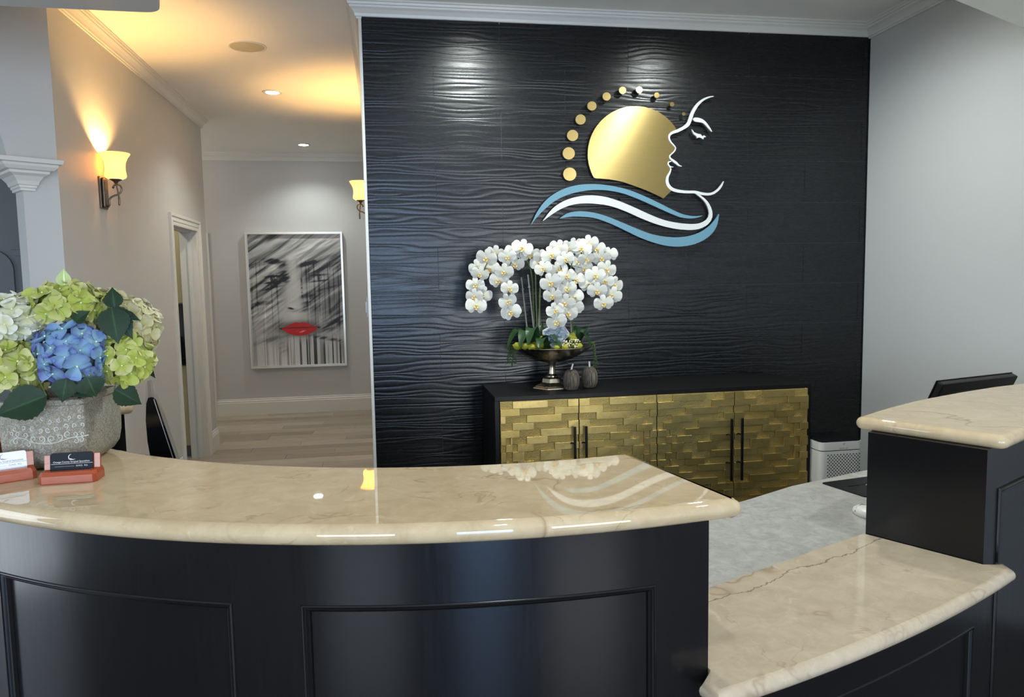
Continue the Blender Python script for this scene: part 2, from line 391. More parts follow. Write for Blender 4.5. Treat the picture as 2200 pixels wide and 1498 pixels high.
# ------------------------------------------------------------------ the room
YB, XR, XL, XH, YE, YF = 4.38, 3.07, -1.68, -.108, 7.5, 9.35
struct('floor', box(B(), -5, 3.3, -3.7, 9.6, -.12, -.004), M['floor'])
floor = bpy.data.objects['floor']
row = 0; y = 5.55
while y < 9.34:                                  # greige planks of the corridor, each its own board
    x = -2.75+(row*.43) % 1.22-1.22; y1 = min(y+.182, 9.35)
    while x < -.11:
        xa, xb = max(x, -2.75), min(x+1.218, -.112)
        if xb-xa > .05: put('plank', box(B(), xa, xb, y, y1-.002, -.006, 0, .0008, 1), M['plank'], floor)
        x += 1.22
    y += .184; row += 1
struct('floor_corridor', box(B(), -2.76, -.11, 3.6, 5.548, -.004, 0), M['plank'])
struct('ceiling', box(B(), -5, 3.3, -3.7, 9.6, CEIL, CEIL+.12), M['ceil'])
struct('wall_right', box(B(), XR, XR+.13, -3.6, 9.5, 0, CEIL), M['wall'])
struct('wall_hall', box(B(), XH, .05, 4.40, YF, 0, CEIL), M['wall'])
struct('wall_far', box(B(), -5, .05, YF, YF+.13, 0, CEIL), M['wall'])
bm = B()
for y0, y1, z0 in ((4.285, 6.36, 0), (7.12, YE, 0), (6.36, 7.12, 2.085)): box(bm, XL-.14, XL, y0, y1, z0, CEIL)
struct('wall_left', bm, M['wall'])
struct('wall_pantry', box(B(), -4.7, XL-.14, YE-.09, YE, 0, CEIL), M['wall'])
struct('wall_corridor', box(B(), -4.7, -4.6, YE, YF, 0, CEIL), M['wall'])
struct('wall_niche', box(B(), -4.7, XL-.14, 5.5, 5.58, 0, CEIL), M['dark_and_unlit'])  # same wall, darker colour stands in for the missing light here
# front wall with its two windows, side wall with a glazed door (all behind the camera)
def wall_with_opening(name, bm, rects, m): 
    for r in rects: box(bm, *r)
    struct(name, bm, m)
wall_with_opening('wall_front', B(), [(-3.6, -3.0, -3.6, -3.5, 0, CEIL), (-1.4, -.40, -3.6, -3.5, 0, CEIL), (.60, 1.2, -3.6, -3.5, 0, CEIL), (2.8, XR, -3.6, -3.5, 0, CEIL), (1.2, 2.8, -3.6, -3.5, 0, .5), (1.2, 2.8, -3.6, -3.5, 2.4, CEIL), (-3.0, -1.4, -3.6, -3.5, 0, .5), (-3.0, -1.4, -3.6, -3.5, 2.5, CEIL), (-.40, .60, -3.6, -3.5, 2.4, CEIL)], M['wall'])
wall_with_opening('wall_side', B(), [(-3.6, -3.5, -3.5, 1.2, 0, CEIL), (-3.6, -3.5, 2.4, 2.95, 0, CEIL), (-3.6, -3.5, 1.2, 2.4, 2.3, CEIL)], M['wall'])
def window(name, ax, a0, a1, z0, z1, pos, bars):
    bm = B(); t = .05
    def bx(p0, p1, q0, q1, y0=0, y1=.06):
        if ax == 'x': box(bm, p0, p1, pos+y0, pos+y1, q0, q1)
        else: box(bm, pos+y0, pos+y1, p0, p1, q0, q1)
    bx(a0, a0+t, z0, z1); bx(a1-t, a1, z0, z1); bx(a0, a1, z0, z0+t); bx(a0, a1, z1-t, z1)
    for i in range(1, bars): q = a0+(a1-a0)*i/bars; bx(q-t/2, q+t/2, z0, z1)
    o = struct(name, bm, M['trim']); bm = B()
    if ax == 'x': box(bm, a0+t, a1-t, pos+.028, pos+.032, z0+t, z1-t)
    else: box(bm, pos+.028, pos+.032, a0+t, a1-t, z0+t, z1-t)
    put('pane', bm, M['glass'], o)
window('window_1', 'x', 1.2, 2.8, .5, 2.4, -3.58, 2)
window('door_6', 'x', -.40, .60, 0, 2.4, -3.58, 1)
window('window_2', 'x', -3.0, -1.4, .5, 2.5, -3.58, 2)
window('door_3', 'y', 1.2, 2.4, 0.0, 2.3, -3.58, 1)

# diagonal wall with the arched opening
t_ = np.array((-.797, -.605)); n_ = np.array((.605, -.797)); C0 = np.array((XL, 4.285))
def dg(s, z, d=0): p = C0+t_*s+n_*(d-.14); return (p[0], p[1], z)     # depth .14 = room face
prof = [(0, 0), (.165, 0), (.165, 2.2), (.222, 2.2)]+[(.722-.5*math.cos(a), 2.2+.5*math.sin(a)) for a in np.linspace(.08, PI-.08, 20)]+[(1.222, 2.2), (1.28, 2.2), (1.28, 0), (2.62, 0), (2.62, CEIL), (0, CEIL)]
bm = B(); prism(bm, prof, dg, .14); bmesh.ops.triangulate(bm, faces=[f for f in bm.faces if len(f.verts) > 4]); struct('wall_diagonal', bm, M['wall'])
for nm, ms in (('trim_1', lambda q: q), ('trim_10', lambda q: 1.445-q)):     # moulded capitals under the two arch springs
    bm = B(); rings = []
    for o, z in ((0, 2.075), (.008, 2.077), (.008, 2.088), (.014, 2.092), (.014, 2.103), (.020, 2.106), (.026, 2.125), (.042, 2.148), (.062, 2.160), (.064, 2.172), (.080, 2.176), (.094, 2.192), (.098, 2.204), (.112, 2.208), (.118, 2.228), (0.0, 2.230)):
        P = [dg(ms(.120-o), z, .143+o), dg(ms(.170+o), z, .143+o), dg(ms(.170+o), z, -.003-o), dg(ms(.120-o), z, .11)]
        rings.append([bm.verts.new(p) for p in P])
    for a, b in zip(rings, rings[1:]):
        for i in range(4): bm.faces.new([a[i], a[(i+1) % 4], b[(i+1) % 4], b[i]])
    bm.faces.new(rings[0]); bm.faces.new(rings[-1]); struct(nm, bm, M['trim'])
# second opening seen dimly through the arch: panel and small capital, darkened in colour to look unlit
p0, p1, p2 = at_y(-60, 540, 5.49), at_y(27, 540, 5.49), at_y(48, 540, 5.49)
bm = B(); pr = [(p0.x, 0), (p1.x, 0), (p1.x, p1.z-.12)]+[(p1.x-.16*(1-math.cos(a)), p1.z-.12+.14*math.sin(a)) for a in np.linspace(.2, PI/2, 6)]+[(p0.x, p1.z+.02)]
prism(bm, pr, lambda a, b, d: (a, 5.5-d, b), .02); struct('door_4', bm, M['dark_and_unlit'])
bm = B(); box(bm, p1.x+.01, p2.x, 5.47, 5.5, p1.z-.03, p1.z+.01); box(bm, p1.x+.0, p2.x+.01, 5.455, 5.5, p1.z+.01, p1.z+.03); struct('trim_2', bm, M['dark_and_unlit'])

# crown mouldings, baseboards
CR = [(0, -.090), (.010, -.090), (.012, -.080), (.018, -.078), (.022, -.064), (.034, -.046), (.046, -.036), (.048, -.026), (.055, -.024), (.058, -.012), (.064, -.010), (.064, 0), (0, 0)]
crown = [(o, CEIL+z) for o, z in CR]
struct('trim_3', sweep(B(), [(-4.6, YF), (XH, YF), (XH, YB+.012), (XR, YB+.012), (XR, -3.5)], crown), M['trim'], smooth=False)
struct('trim_4', sweep(B(), [(XL, 4.285), (XL, YE), (-4.6, YE)], crown), M['trim'])
BB = [(0, 0), (.016, 0), (.016, .150), (.013, .156), (.013, .172), (.007, .180), (.006, .196), (0, .200)]
struct('baseboard_far', sweep(B(), [(-2.07, YF), (XH, YF), (XH, 4.42)], BB), M['trim'])
struct('baseboard_left', sweep(B(), [(XL, 7.232), (XL, YE), (-4.6, YE)], BB), M['trim'])
struct('baseboard_side', sweep(B(), [(XL, 4.285), (XL, 6.27)], BB), M['trim'])
struct('trim_5', box(B(), XH, XH+.017, YB-.006, 4.40, 0, CEIL-.088, .002), M['trim'])     # white edge of the tiled wall
# soffits hanging over the counter
P = round_corners(cw([(-3.15, 3.02), (-.808, 3.058), (-.45, 1.8), (-3.15, 1.8)]), .06, 8)
bm = B(); prism(bm, P, lambda a, b, d: (a, b, 2.6+d), CEIL-2.6); struct('trim_6', bm, M['wall'])
bm = B(); q0 = np.array((1.25, 2.154)); dd = np.array((.909, .42)); nn = np.array((.42, -.909))
P = [q0, q0+dd*1.99, q0+dd*1.99+nn*.7, q0+nn*.7]; prism(bm, [tuple(p) for p in P], lambda a, b, d: (a, b, 2.6+d), CEIL-2.6); struct('trim_7', bm, M['soffit'])

# door in the left wall: casing, jamb, stop
CAS = [(0, 0), (0, .012), (.010, .014), (.030, .014), (.034, .018), (.048, .018), (.052, .014), (.066, .014), (.072, .022), (.092, .024), (.095, .020), (.095, 0)]
def casing(bm, face, out, y0, y1, zt):
    """mitred door casing; face(p along wall, z, proud)"""
    loops = [[bm.verts.new(face(a, z, pr)) for a, z in offset_poly([(y0, 0), (y0, zt), (y1, zt), (y1, 0)], -o, False)] for o, pr in CAS]
    for a, b in zip(loops, loops[1:]):
        for i in range(3): bm.faces.new([a[i], a[i+1], b[i+1], b[i]])
    for i in (0, 3): bm.faces.new([l[i] for l in loops])
bm = B(); casing(bm, lambda a, z, p: (XL+p, a, z), 1, 6.36, 7.12, 2.07)
for y0, y1 in ((6.345, 6.36), (7.105, 7.12)): box(bm, XL-.145, XL+.004, y0, y1, 0, 2.085)
box(bm, XL-.145, XL+.004, 6.345, 7.12, 2.07, 2.085)
box(bm, XL-.075, XL-.045, 7.09, 7.106, 0, 2.07); box(bm, XL-.075, XL-.045, 6.36, 6.372, 0, 2.07); box(bm, XL-.075, XL-.045, 6.36, 7.1, 2.055, 2.07)
struct('door_1', bm, M['trim'])
# pantry fittings seen through it
bm = B(); wc = thing('wall_cupboard', 'pale cream wall cupboard seen through the open side doorway', 'cupboard', (-2.3, 7.4, 1.42))
put('body', box(B(), -2.75, -1.83, 7.17, 7.405, 1.42, 2.35, .002), M['cream'], wc); 
for a, b in ((-2.745, -2.292), (-2.288, -1.835)): put('door', box(B(), a, b, 7.15, 7.169, 1.43, 2.34, .003), M['cream'], wc)
bc = thing('base_cupboard', 'pale cream base cupboard under a black worktop seen through the side doorway', 'cupboard', (-2.3, 7.4, 0))
put('body', box(B(), -2.75, -1.83, 7.17, 7.405, .1, .86, .002), M['cream'], bc); put('plinth', box(B(), -2.75, -1.83, 7.21, 7.405, 0, .1), M['dark_and_unlit'], bc)
for a, b in ((-2.745, -2.292), (-2.288, -1.835)): put('door', box(B(), a, b, 7.15, 7.169, .11, .85, .003), M['cream'], bc)
tag(put('black_worktop', box(B(), -2.76, -1.83, 7.13, 7.405, .86, .90, .004), M['black_gloss']), 'glossy black worktop on the cream base cupboard through the doorway', 'worktop')
mw = thing('microwave_oven', 'black countertop appliance on the worktop seen through the side doorway', 'appliance', (-2.1, 7.28, .90))
put('case', box(B(), -2.4, -1.85, 7.16, 7.40, .90, 1.12, .006), M['black_gloss'], mw); put('door', box(B(), -2.38, -2.0, 7.150, 7.16, .915, 1.105, .002), M['screen'], mw)
put('handle', box(B(), -2.03, -2.015, 7.135, 7.149, .94, 1.08, .003), M['black'], mw)
struct('trim_8', box(B(), -2.75, -1.83, 7.400, 7.409, 1.12, 1.42), M['dark_and_unlit'])
point('side_corridor_lamp', (-3.3, 8.4, 2.7), 16, (1, .92, .80), .1)
point('pantry_lamp', (-2.3, 6.5, 2.6), 9, (1, .9, .72), .1)
# door on the far wall, mostly hidden by the left wall
bm = B()
casing(bm, lambda a, z, p: (a, YF-p, z), 1, -3.07, -2.165, 2.115)
struct('door_2', bm, M['trim'])
struct('door_5', box(B(), -3.07, -2.16, YF-.008, YF, 0, 2.12), M['trim'])

# ------------------------------------------------------------------ black wall of carved tiles
wb = struct('wall_back', box(B(), XH, XR, 4.392, 4.55, 0, CEIL), M['wall'])
TAB = rng.random((256, 256))
def vnoise(x, z):
    xi = np.floor(x).astype(int); zi = np.floor(z).astype(int); fx = x-xi; fz = z-zi
    fx = fx*fx*(3-2*fx); fz = fz*fz*(3-2*fz); g = lambda a, b: TAB[a % 256, b % 256]
    return (g(xi, zi)*(1-fx)+g(xi+1, zi)*fx)*(1-fz)+(g(xi, zi+1)*(1-fx)+g(xi+1, zi+1)*fx)*fz
def wave(x, z):
    ph = z/.0265+1.75*(vnoise(x*4.3+5, z*36)-.5)+1.1*(vnoise(x*2.2+40, z*14+9)-.5)+.8*(vnoise(x*1.1+90, z*4)-.5)
    s = np.sqrt(np.sin(PI*ph)**2+.015)**.85; amp = .55+.8*vnoise(x*3.5+17, z*14+3)
    return .0011*amp*(s-.6)
zrows = [2.808+.0]; 
put('backer_board', box(B(), XH+.017, XR, 4.382, 4.3925, 0, CEIL-.08), M['grout'], wb)
edges = [3.07]+[2.808-.2565*i for i in range(0, 12)]
XT0 = XH+.018
for ri in range(len(edges)-1):
    z1, z0 = edges[ri], max(edges[ri+1], 0.0)
    if z1 <= 0.02: break
    off = .304 if ri % 2 == 1 else .694
    cuts = [XT0]+[off+.7775*i for i in range(-2, 5) if XT0+.03 < off+.7775*i < XR-.02]+[XR]
    for xa, xb in zip(cuts, cuts[1:]):
        g = .0013; xs0, xs1, zs0, zs1 = xa+g, xb-g, z0+g, z1-g
        hid = z1 < .35
        nx = max(4, int((xs1-xs0)/.02)) if not hid else 3; nz = 112 if not hid else 4
        xs = np.linspace(xs0, xs1, nx+1); zs = np.linspace(zs0, zs1, nz+1); X, Z = np.meshgrid(xs, zs, indexing='ij')
        Y = 4.378-wave(X, Z)
        V = np.stack([X, Y, Z], -1).reshape(-1, 3); V0 = len(V)
        idx = np.arange(V0).reshape(nx+1, nz+1)
        F = np.stack([idx[:-1, :-1], idx[1:, :-1], idx[1:, 1:], idx[:-1, 1:]], -1).reshape(-1, 4).tolist()
        rim = list(idx[:, 0])+list(idx[-1, 1:])+list(idx[-2::-1, -1])+list(idx[0, -2:0:-1])
        n = len(rim); bkv = [tuple(V[i]) for i in rim]+[(V[i][0], 4.3825, V[i][2]) for i in rim]; V = V.tolist()+bkv
        F += [[V0+i, V0+n+i, V0+n+(i+1) % n, V0+(i+1) % n] for i in range(n)]
        me = bpy.data.meshes.new('tile'); me.from_pydata(V, [], F)
        me.polygons.foreach_set('use_smooth', [i < nx*nz for i in range(len(F))])
        put('tile', me, M['tile'], wb)
struct('trim_9', box(B(), XR-.006, XR-.0005, 4.372, 4.39, 0, CEIL-.09), M['black'])

# ------------------------------------------------------------------ reception counters
CC = np.array((.304, 3.349)); ZT, ZU = 1.12, 1.08
def pc(R, deg, c=CC): a = math.radians(deg); return (c[0]+R*math.sin(a), c[1]-R*math.cos(a))
def arc(R, a0, a1, n, c=CC): return [pc(R, a0+(a1-a0)*i/n, c) for i in range(n+1)]
def arc_shell(bm, R0, R1, a0, a1, z0, z1, n, c=CC):
    P = arc(R1, a0, a1, n, c)+arc(R0, a1, a0, n, c)
    f = [bm.verts.new((*p, z0)) for p in P]; g = [bm.verts.new((*p, z1)) for p in P]; m_ = len(P)
    for i in range(m_): j = (i+1) % m_; bm.faces.new([f[i], f[j], g[j], g[i]])
    for i in range(n):
        for q in (f, g): bm.faces.new([q[i], q[i+1], q[m_-2-i], q[m_-1-i]])
    return bm
def panel(bm, R, a0, a1, z0, z1, prof, c=CC, na=24, nz=2):
    """picture-frame moulding lying on a curved face; prof = (inset m, proud m)"""
    loops = []
    for ins, pr in prof:
        da = math.degrees(ins/R); A0, A1, Z0, Z1 = a0+da, a1-da, z0+ins, z1-ins
        L = [(A0+(A1-A0)*i/na, Z0) for i in range(na)]+[(A1, Z0+(Z1-Z0)*i/nz) for i in range(nz)]+[(A1-(A1-A0)*i/na, Z1) for i in range(na)]+[(A0, Z1-(Z1-Z0)*i/nz) for i in range(nz)]
        loops.append([bm.verts.new((*pc(R+pr, a, c), z)) for a, z in L])
    n = len(loops[0])
    for a, b in zip(loops, loops[1:]):
        for i in range(n): bm.faces.new([a[i], a[(i+1) % n], b[(i+1) % n], b[i]])
    return bm
MOULD = [(0, 0.0003), (.001, .002), (.003, .0032), (.006, .0015), (.009, .0012), (.012, -.003), (.015, -.005), (.017, -.0115)]
rc = thing('reception_counter', 'curved espresso-dark wood reception counter with two framed panels nearest the camera', 'counter', (CC[0], CC[1]-1.9, 0))
RB = 1.985; A0, A1 = -64, 9.7
put('carcass', arc_shell(B(), RB-.14, RB-.012, A0, A1, .0, ZU, 70), M['espresso'], rc, smooth=True)
ZP0, ZP1 = .20, .955
put('top_rail', arc_shell(B(), RB-.013, RB, A0, A1, ZP1, ZU, 70), M['espresso'], rc, smooth=True)
put('bottom_rail', arc_shell(B(), RB-.013, RB, A0, A1, 0, ZP0, 70), M['espresso'], rc, smooth=True)
pans = [(-14.2, 6.2), (-35.9, -18.2), (-57.5, -39.9)]
st = [(6.2, A1)]+[(pans[i+1][1], pans[i][0]) for i in range(2)]+[(A0, -57.5)]
for a, b in st: put('stile', arc_shell(B(), RB-.013, RB, a, b, ZP0, ZP1, 4), M['espresso'], rc, smooth=True)
for a, b in pans: put('panel_moulding', panel(B(), RB, a, b, ZP0, ZP1, MOULD), M['espresso'], rc, smooth=True)
# cream marble top of the near counter
ct = cw(round_corners([pc(2.018, 11.4), pc(1.562, 11.3)]+arc(1.555, 10.0, A0-1, 60)+arc(2.018, A0-1, 10.6, 80), [.045, .035]+[0]*200, 6))
ctop = put('marble_countertop', slab(B(), ct, ZU, ZT), M['marble'], smooth=True)
tag(ctop, 'curved polished cream marble top of the near left reception counter', 'countertop')
# low transfer shelf between the two high counters
LC = np.array((-.636, 6.04)); LR = 4.910; ZL0, ZL1 = .714, .754
lowf = arc(LR, 14.75, 28.25, 24, LC)
P = lowf+[(1.705, 1.778), (1.640, 1.762), (1.629, 1.764), (1.469, 2.060), (1.458, 2.058), (.57, 1.668), (.619, 1.53), (.642, 1.387), (.600, 1.350)]
fl = [1]*len(lowf)+[1, 0, 0, 0, 0, 0, 0, 0, 1]
Pc, Fc = (P, fl) if not ccw(P) else (P[::-1], fl[::-1])
lt = put('marble_shelf', slab(B(), Pc, ZL0, ZL1, Fc), M['marble_low'], smooth=True)
tag(lt, 'low cream marble transfer shelf with a long brown crack between the two high counters', 'countertop')
lb = thing('low_counter', 'dark wood counter base under the low marble shelf', 'counter', (1.2, 1.6, 0))
LB = 4.868
put('carcass', arc_shell(B(), LB-.13, LB-.012, 16.4, 27.4, 0, ZL0, 24, LC), M['espresso'], lb, smooth=True)
put('top_rail', arc_shell(B(), LB-.013, LB, 16.3, 27.4, .625, ZL0, 24, LC), M['espresso'], lb, smooth=True)
put('bottom_rail', arc_shell(B(), LB-.013, LB, 16.3, 27.4, 0, .16, 24, LC), M['espresso'], lb, smooth=True)
for a, b in ((16.3, 17.2), (26.4, 27.4)): put('stile', arc_shell(B(), LB-.013, LB, a, b, .16, .625, 3, LC), M['espresso'], lb, smooth=True)
put('panel_moulding', panel(B(), LB, 17.2, 26.4, .16, .625, MOULD, LC), M['espresso'], lb, smooth=True)
# high counter at the right
backR = [(1.462, 2.118), (1.51, 2.152), (1.66, 2.245), (1.822, 2.335), (1.99, 2.412), (2.154, 2.482), (2.369, 2.561), (2.569, 2.614), (2.80, 2.655), (3.05, 2.68)]
frontR = [(1.668, 1.742), (1.83, 1.835), (2.02, 1.935), (2.25, 2.035), (2.50, 2.115), (2.77, 2.17), (3.05, 2.20)]
P = round_corners(cw(backR+frontR[::-1]), .0)
P = cw(backR+frontR[::-1]); R_ = [.035 if tuple(p) in ((1.462, 2.118), (1.668, 1.742)) else 0 for p in P]
rt = put('marble_countertop', slab(B(), round_corners(P, R_, 6), ZU, ZT), M['marble'], smooth=True)
tag(rt, 'cream marble top of the high right counter with rounded nose end', 'countertop')
bb = offset_poly(backR, .035, False)[0:]; bf = offset_poly(frontR, -.035, False)
bodyP = [(1.474, 2.062)]+[tuple(p) for p in bb[2:-1]]+[(3.04, 2.63), (3.04, 2.25)]+[tuple(p) for p in bf[1:-1]][::-1]+[(1.632, 1.768)]
rb = thing('high_counter', 'dark wood high counter end rising beside the low marble shelf at right', 'counter', (1.6, 1.95, 0))
bm = B(); prism(bm, bodyP, lambda a, b, d: (a, b, d), ZU); put('carcass', bm, M['espresso'], rb, smooth=True)
bm = B(); fr = [(1.632, 1.768)]+[tuple(p) for p in bf[1:]]
fpath = [np.array(p) for p in fr]; segl = np.cumsum([0]+[np.hypot(*(b-a)) for a, b in zip(fpath, fpath[1:])])
def on_front(s, out):
    i = min(max(np.searchsorted(segl, s)-1, 0), len(fpath)-2); a, b = fpath[i], fpath[i+1]; u = (b-a)/np.hypot(*(b-a)); p = a+u*(s-segl[i]); return p+np.array((u[1], -u[0]))*out
def flat_panel(bm, s0, s1, z0, z1, na=14):
    loops = []
    for ins, pr in [(0, .0), (.002, .005), (.007, .007), (.011, .004), (.015, .004), (.018, .0), (.022, .0006)]:
        L = [(s0+ins+(s1-s0-2*ins)*i/na, z0+ins) for i in range(na)]+[(s1-ins, z0+ins)]+[(s1-ins-(s1-s0-2*ins)*i/na, z1-ins) for i in range(na)]+[(s0+ins, z1-ins)]
        loops.append([bm.verts.new((*on_front(s, pr+.001), z)) for s, z in L])
    n = len(loops[0])
    for a, b in zip(loops, loops[1:]):
        for i in range(n): bm.faces.new([a[i], a[(i+1) % n], b[(i+1) % n], b[i]])
flat_panel(bm, .09, .72, .2, .955); flat_panel(bm, .80, 1.34, .2, .955); put('panel_moulding', bm, M['espresso'], rb, smooth=True)
# grey stone staff desk behind
front = [(.63, 1.712), (.835, 1.797), (1.129, 1.922), (1.455, 2.066), (1.470, 2.068)]+[tuple(p) for p in offset_poly(backR, .031, False)[2:]]
back = [(3.05, 3.02), (2.45, 2.93), (1.987, 2.811), (1.57, 2.664), (1.301, 2.526), (1.0, 2.40), (.74, 2.335), (.57, 2.32)]
dk = thing('staff_desk', 'pale grey stone staff desk behind the low marble shelf', 'desk', (1.4, 2.3, 0))
P = cw(front+back+[(.60, 1.83)]); put('worktop', slab(B(), round_corners(P, .0), .700, .735, [0]*len(P)), M['grey_stone'], dk)
for q in ((.80, 2.05), (1.62, 2.45), (2.5, 2.78)): put('support', box(B(), q[0]-.03, q[0]+.03, q[1]-.16, q[1]+.10, 0, .700), M['espresso'], dk)
dl = thing('side_desk', 'grey staff desk curving behind the near reception counter', 'desk', (-.6, 2.9, 0))
put('worktop', arc_shell(B(), 1.02, 1.42, -72, -14, .700, .735, 40), M['grey_stone'], dl)
for a in (-70, -44, -18): bm = B(); arc_shell(bm, 1.06, 1.40, a, a+1.4, 0, .700, 2); put('support', bm, M['espresso'], dl)
# other end of the high counter, behind the vase
P = cw(round_corners([(-.985, 3.062), (-1.135, 3.335), (-2.10, 2.86), (-1.95, 2.52), (-1.62, 2.70)], [.03, .03, .02, .02, .0], 5))
tag(put('marble_countertop', slab(B(), P, ZU, ZT), M['marble'], smooth=True), 'end of a cream marble counter showing behind the flower planter', 'countertop')
bm = B(); prism(bm, [(-1.035, 3.09), (-1.14, 3.27), (-2.03, 2.82), (-1.92, 2.58), (-1.62, 2.75)], lambda a, b, d: (a, b, d), ZU)
rr = thing('return_counter', 'dark counter body under the marble end behind the planter', 'counter', (-1.5, 2.95, 0)); put('carcass', bm, M['espresso'], rr)
put('kick_board', box(B(), -1.95, -1.4, 2.62, 2.66, 0, .1), M['black'], rr)

# ------------------------------------------------------------------ lamps
def sconce(loc, sgn, label):
    """wall lamp; sgn = direction the lamp projects along x; loc = wall point at middle of the plate"""
    t = thing('wall_sconce', label, 'wall lamp', loc, group='bell shaded wall sconces')
    x, y, z = loc; X = lambda d: x+sgn*d
    bm = B(); a, b = sorted((X(.001), X(.012))); box(bm, a, b, y-.055, y+.055, z-.095, z+.095, .003); a, b = sorted((X(.012), X(.026))); box(bm, a, b, y-.036, y+.036, z-.088, z+.088, .008)
    put('back_plate', bm, M['iron'], t)
    for dz in (-.02, .02): put('screw', lathe(B(), [(0, 0), (.005, .0), (.005, .006), (0, .008)], (X(.028), y, z+dz), 8), M['iron'], t)
    cx = X(.082); zb = z+.080                      # bottom of the shade
    S = [(X(.028), y, z-.078), (X(.038), y, z-.070), (X(.040), y-.004, z-.040), (X(.060), y-.004, z-.020), (X(.095), y, z-.005), (X(.112), y, z+.020), (X(.105), y, z+.045), (X(.086), y, z+.052), (X(.070), y, z+.045), (X(.066), y, z+.036)]
    bm = B(); tube(bm, smooth_path(S, 5), .0055, 8); lathe(bm, [(0, -.008), (.008, 0), (0, .008)], (X(.030), y, z-.082), 10); lathe(bm, [(0, -.009), (.009, 0), (0, .009)], (X(.064), y, z+.034), 10)
    put('scroll_arm', bm, M['iron'], t, smooth=True)
    bm = B(); tube(bm, smooth_path([(cx, y, z+.06), (X(.088), y, z+.02), (X(.094), y, z-.03), (X(.093), y, z-.075)], 5), [.0045]*10+[.0065]*5+[.003], 8); put('drop_rod', bm, M['iron'], t, smooth=True)
    put('cup', lathe(B(), [(0, -.024), (.008, -.024), (.014, -.012), (.036, .0), (.036, .004), (0, .004)], (cx, y, zb), 20), M['iron'], t, smooth=True)
    pf = [(.040, .004), (.056, .012), (.061, .022), (.060, .036), (.0565, .055), (.056, .080), (.060, .105), (.070, .130), (.085, .152), (.087, .157)]
    pf = pf+[(r-.003, zz) for r, zz in pf[::-1]]
    put('bell_shade', lathe(B(), pf, (cx, y, zb), 36, cap=False), M['shade'], t, smooth='all')
    point('sconce_bulb', (cx, y, zb+.085), 29, WARM, .022)
    put('bulb', lathe(B(), [(0, .0), (.010, .004), (.012, .02), (0, .032)], (cx, y, zb+.012), 10), M['white_plastic'], t, smooth=True)
sconce((XL, 4.89, 2.148), 1, 'lit bell-shaded wall sconce on the left wall before the side doorway')
sconce((XH, 6.4, 2.19), -1, 'lit bell-shaded wall sconce half hidden behind the left edge of the black wall')
def downlight(x, y, label, power, ang=95, tgt=None, col=COOL, blend=.7):
    t = thing('recessed_downlight', label, 'ceiling light', (x, y, CEIL), group='recessed ceiling downlights')
    put('trim_ring', lathe(B(), [(.052, -.001), (.056, -.006), (.078, -.005), (.082, -.001), (.082, 0), (.052, 0)], (x, y, CEIL), 36, cap=False), M['trim'], t, smooth=True)
    put('lens', lathe(B(), [(0, -.0015), (.052, -.0015), (.052, -.0005), (0, -.0005)], (x, y, CEIL), 36, cap=False), M['lens'], t)
    spot('downlight_beam', (x, y, CEIL-.012), power, col, ang, blend, tgt or (x, y, 0), .045)
downlight(-.869, 6.445, 'round lit recessed downlight in the corridor ceiling, nearer one', 44, 125)
downlight(-.870, 8.771, 'round lit recessed downlight in the corridor ceiling close to the far wall', 34, 130)
downlight(.60, 3.44, 'recessed downlight over the left part of the black tiled wall', 100, 168)
downlight(1.93, 3.44, 'recessed downlight over the gold sun sign', 66, 168)
downlight(2.55, 2.1, 'recessed downlight over the right high counter, above the frame' , 0.1, 100) if False else None
downlight(.35, .6, 'added unseen fill downlight in the lobby ceiling over the near counter', 34, 120)  # this and the next fixture are added out of view as general fill
downlight(1.9, 1.2, 'added unseen fill downlight in the lobby ceiling near the right counter', 34, 120)
t = thing('ceiling_speaker', 'round flat speaker grille in the corridor ceiling', 'speaker', (-.855, 5.26, CEIL))
put('rim', lathe(B(), [(.108, -.001), (.112, -.006), (.122, -.004), (.124, 0), (.108, 0)], (-.855, 5.26, CEIL), 40, cap=False), M['trim'], t, smooth=True)
put('grille', lathe(B(), [(0, -.004), (.109, -.0035), (.109, -.001), (0, -.001)], (-.855, 5.26, CEIL), 40, cap=False), M['speaker'], t, smooth=True)
# switch on the corridor face of the tiled wall
t = thing('light_switch', 'ivory wall switch plate at the left edge of the black wall', 'switch', (XH, 4.52, 1.43))
put('plate', box(B(), XH-.010, XH-.0005, 4.46, 4.58, 1.372, 1.492, .003), M['white_plastic'], t); put('rocker', box(B(), XH-.019, XH-.010, 4.50, 4.54, 1.40, 1.465, .002), M['white_plastic'], t)

# ------------------------------------------------------------------ framed painting on the far wall
t = thing('framed_painting', 'grey drip painting of a face with vivid red lips in a pale metal frame', 'painting', (-1.078, YF, 1.39))
px0, px1, pz0, pz1 = -1.648, -.512, .572, 2.212; fw = .022
bm = B()
for q in ((px0, px0+fw, pz0, pz1), (px1-fw, px1, pz0, pz1), (px0+fw, px1-fw, pz0, pz0+fw), (px0+fw, px1-fw, pz1-fw, pz1)): box(bm, q[0], q[1], YF-.062, YF-.012, q[2], q[3], 0)
box(bm, px0+fw, px1-fw, YF-.022, YF-.014, pz0+fw, pz1-fw); put('frame', bm, M['frame'], t)
put('hanger', box(B(), -1.2, -.95, YF-.013, YF-.0005, 2.05, 2.12), M['iron'], t)
nu, nv = 220, 310
U, Vv = np.meshgrid(np.linspace(0, 1, nu+1), np.linspace(0, 1, nv+1), indexing='ij')     # v down
def sm(a, b, x): t_2 = np.clip((x-a)/(b-a), 0, 1); return t_2*t_2*(3-2*t_2)
def blob(u, v, ru, rv, rot=0, soft=.5):
    c, s = math.cos(rot), math.sin(rot); du, dv = U-u, (Vv-v)*1.42; a, b = du*c+dv*s, -du*s+dv*c
    return 1-sm(1-soft, 1+soft, np.sqrt((a/ru)**2+(b/rv)**2))
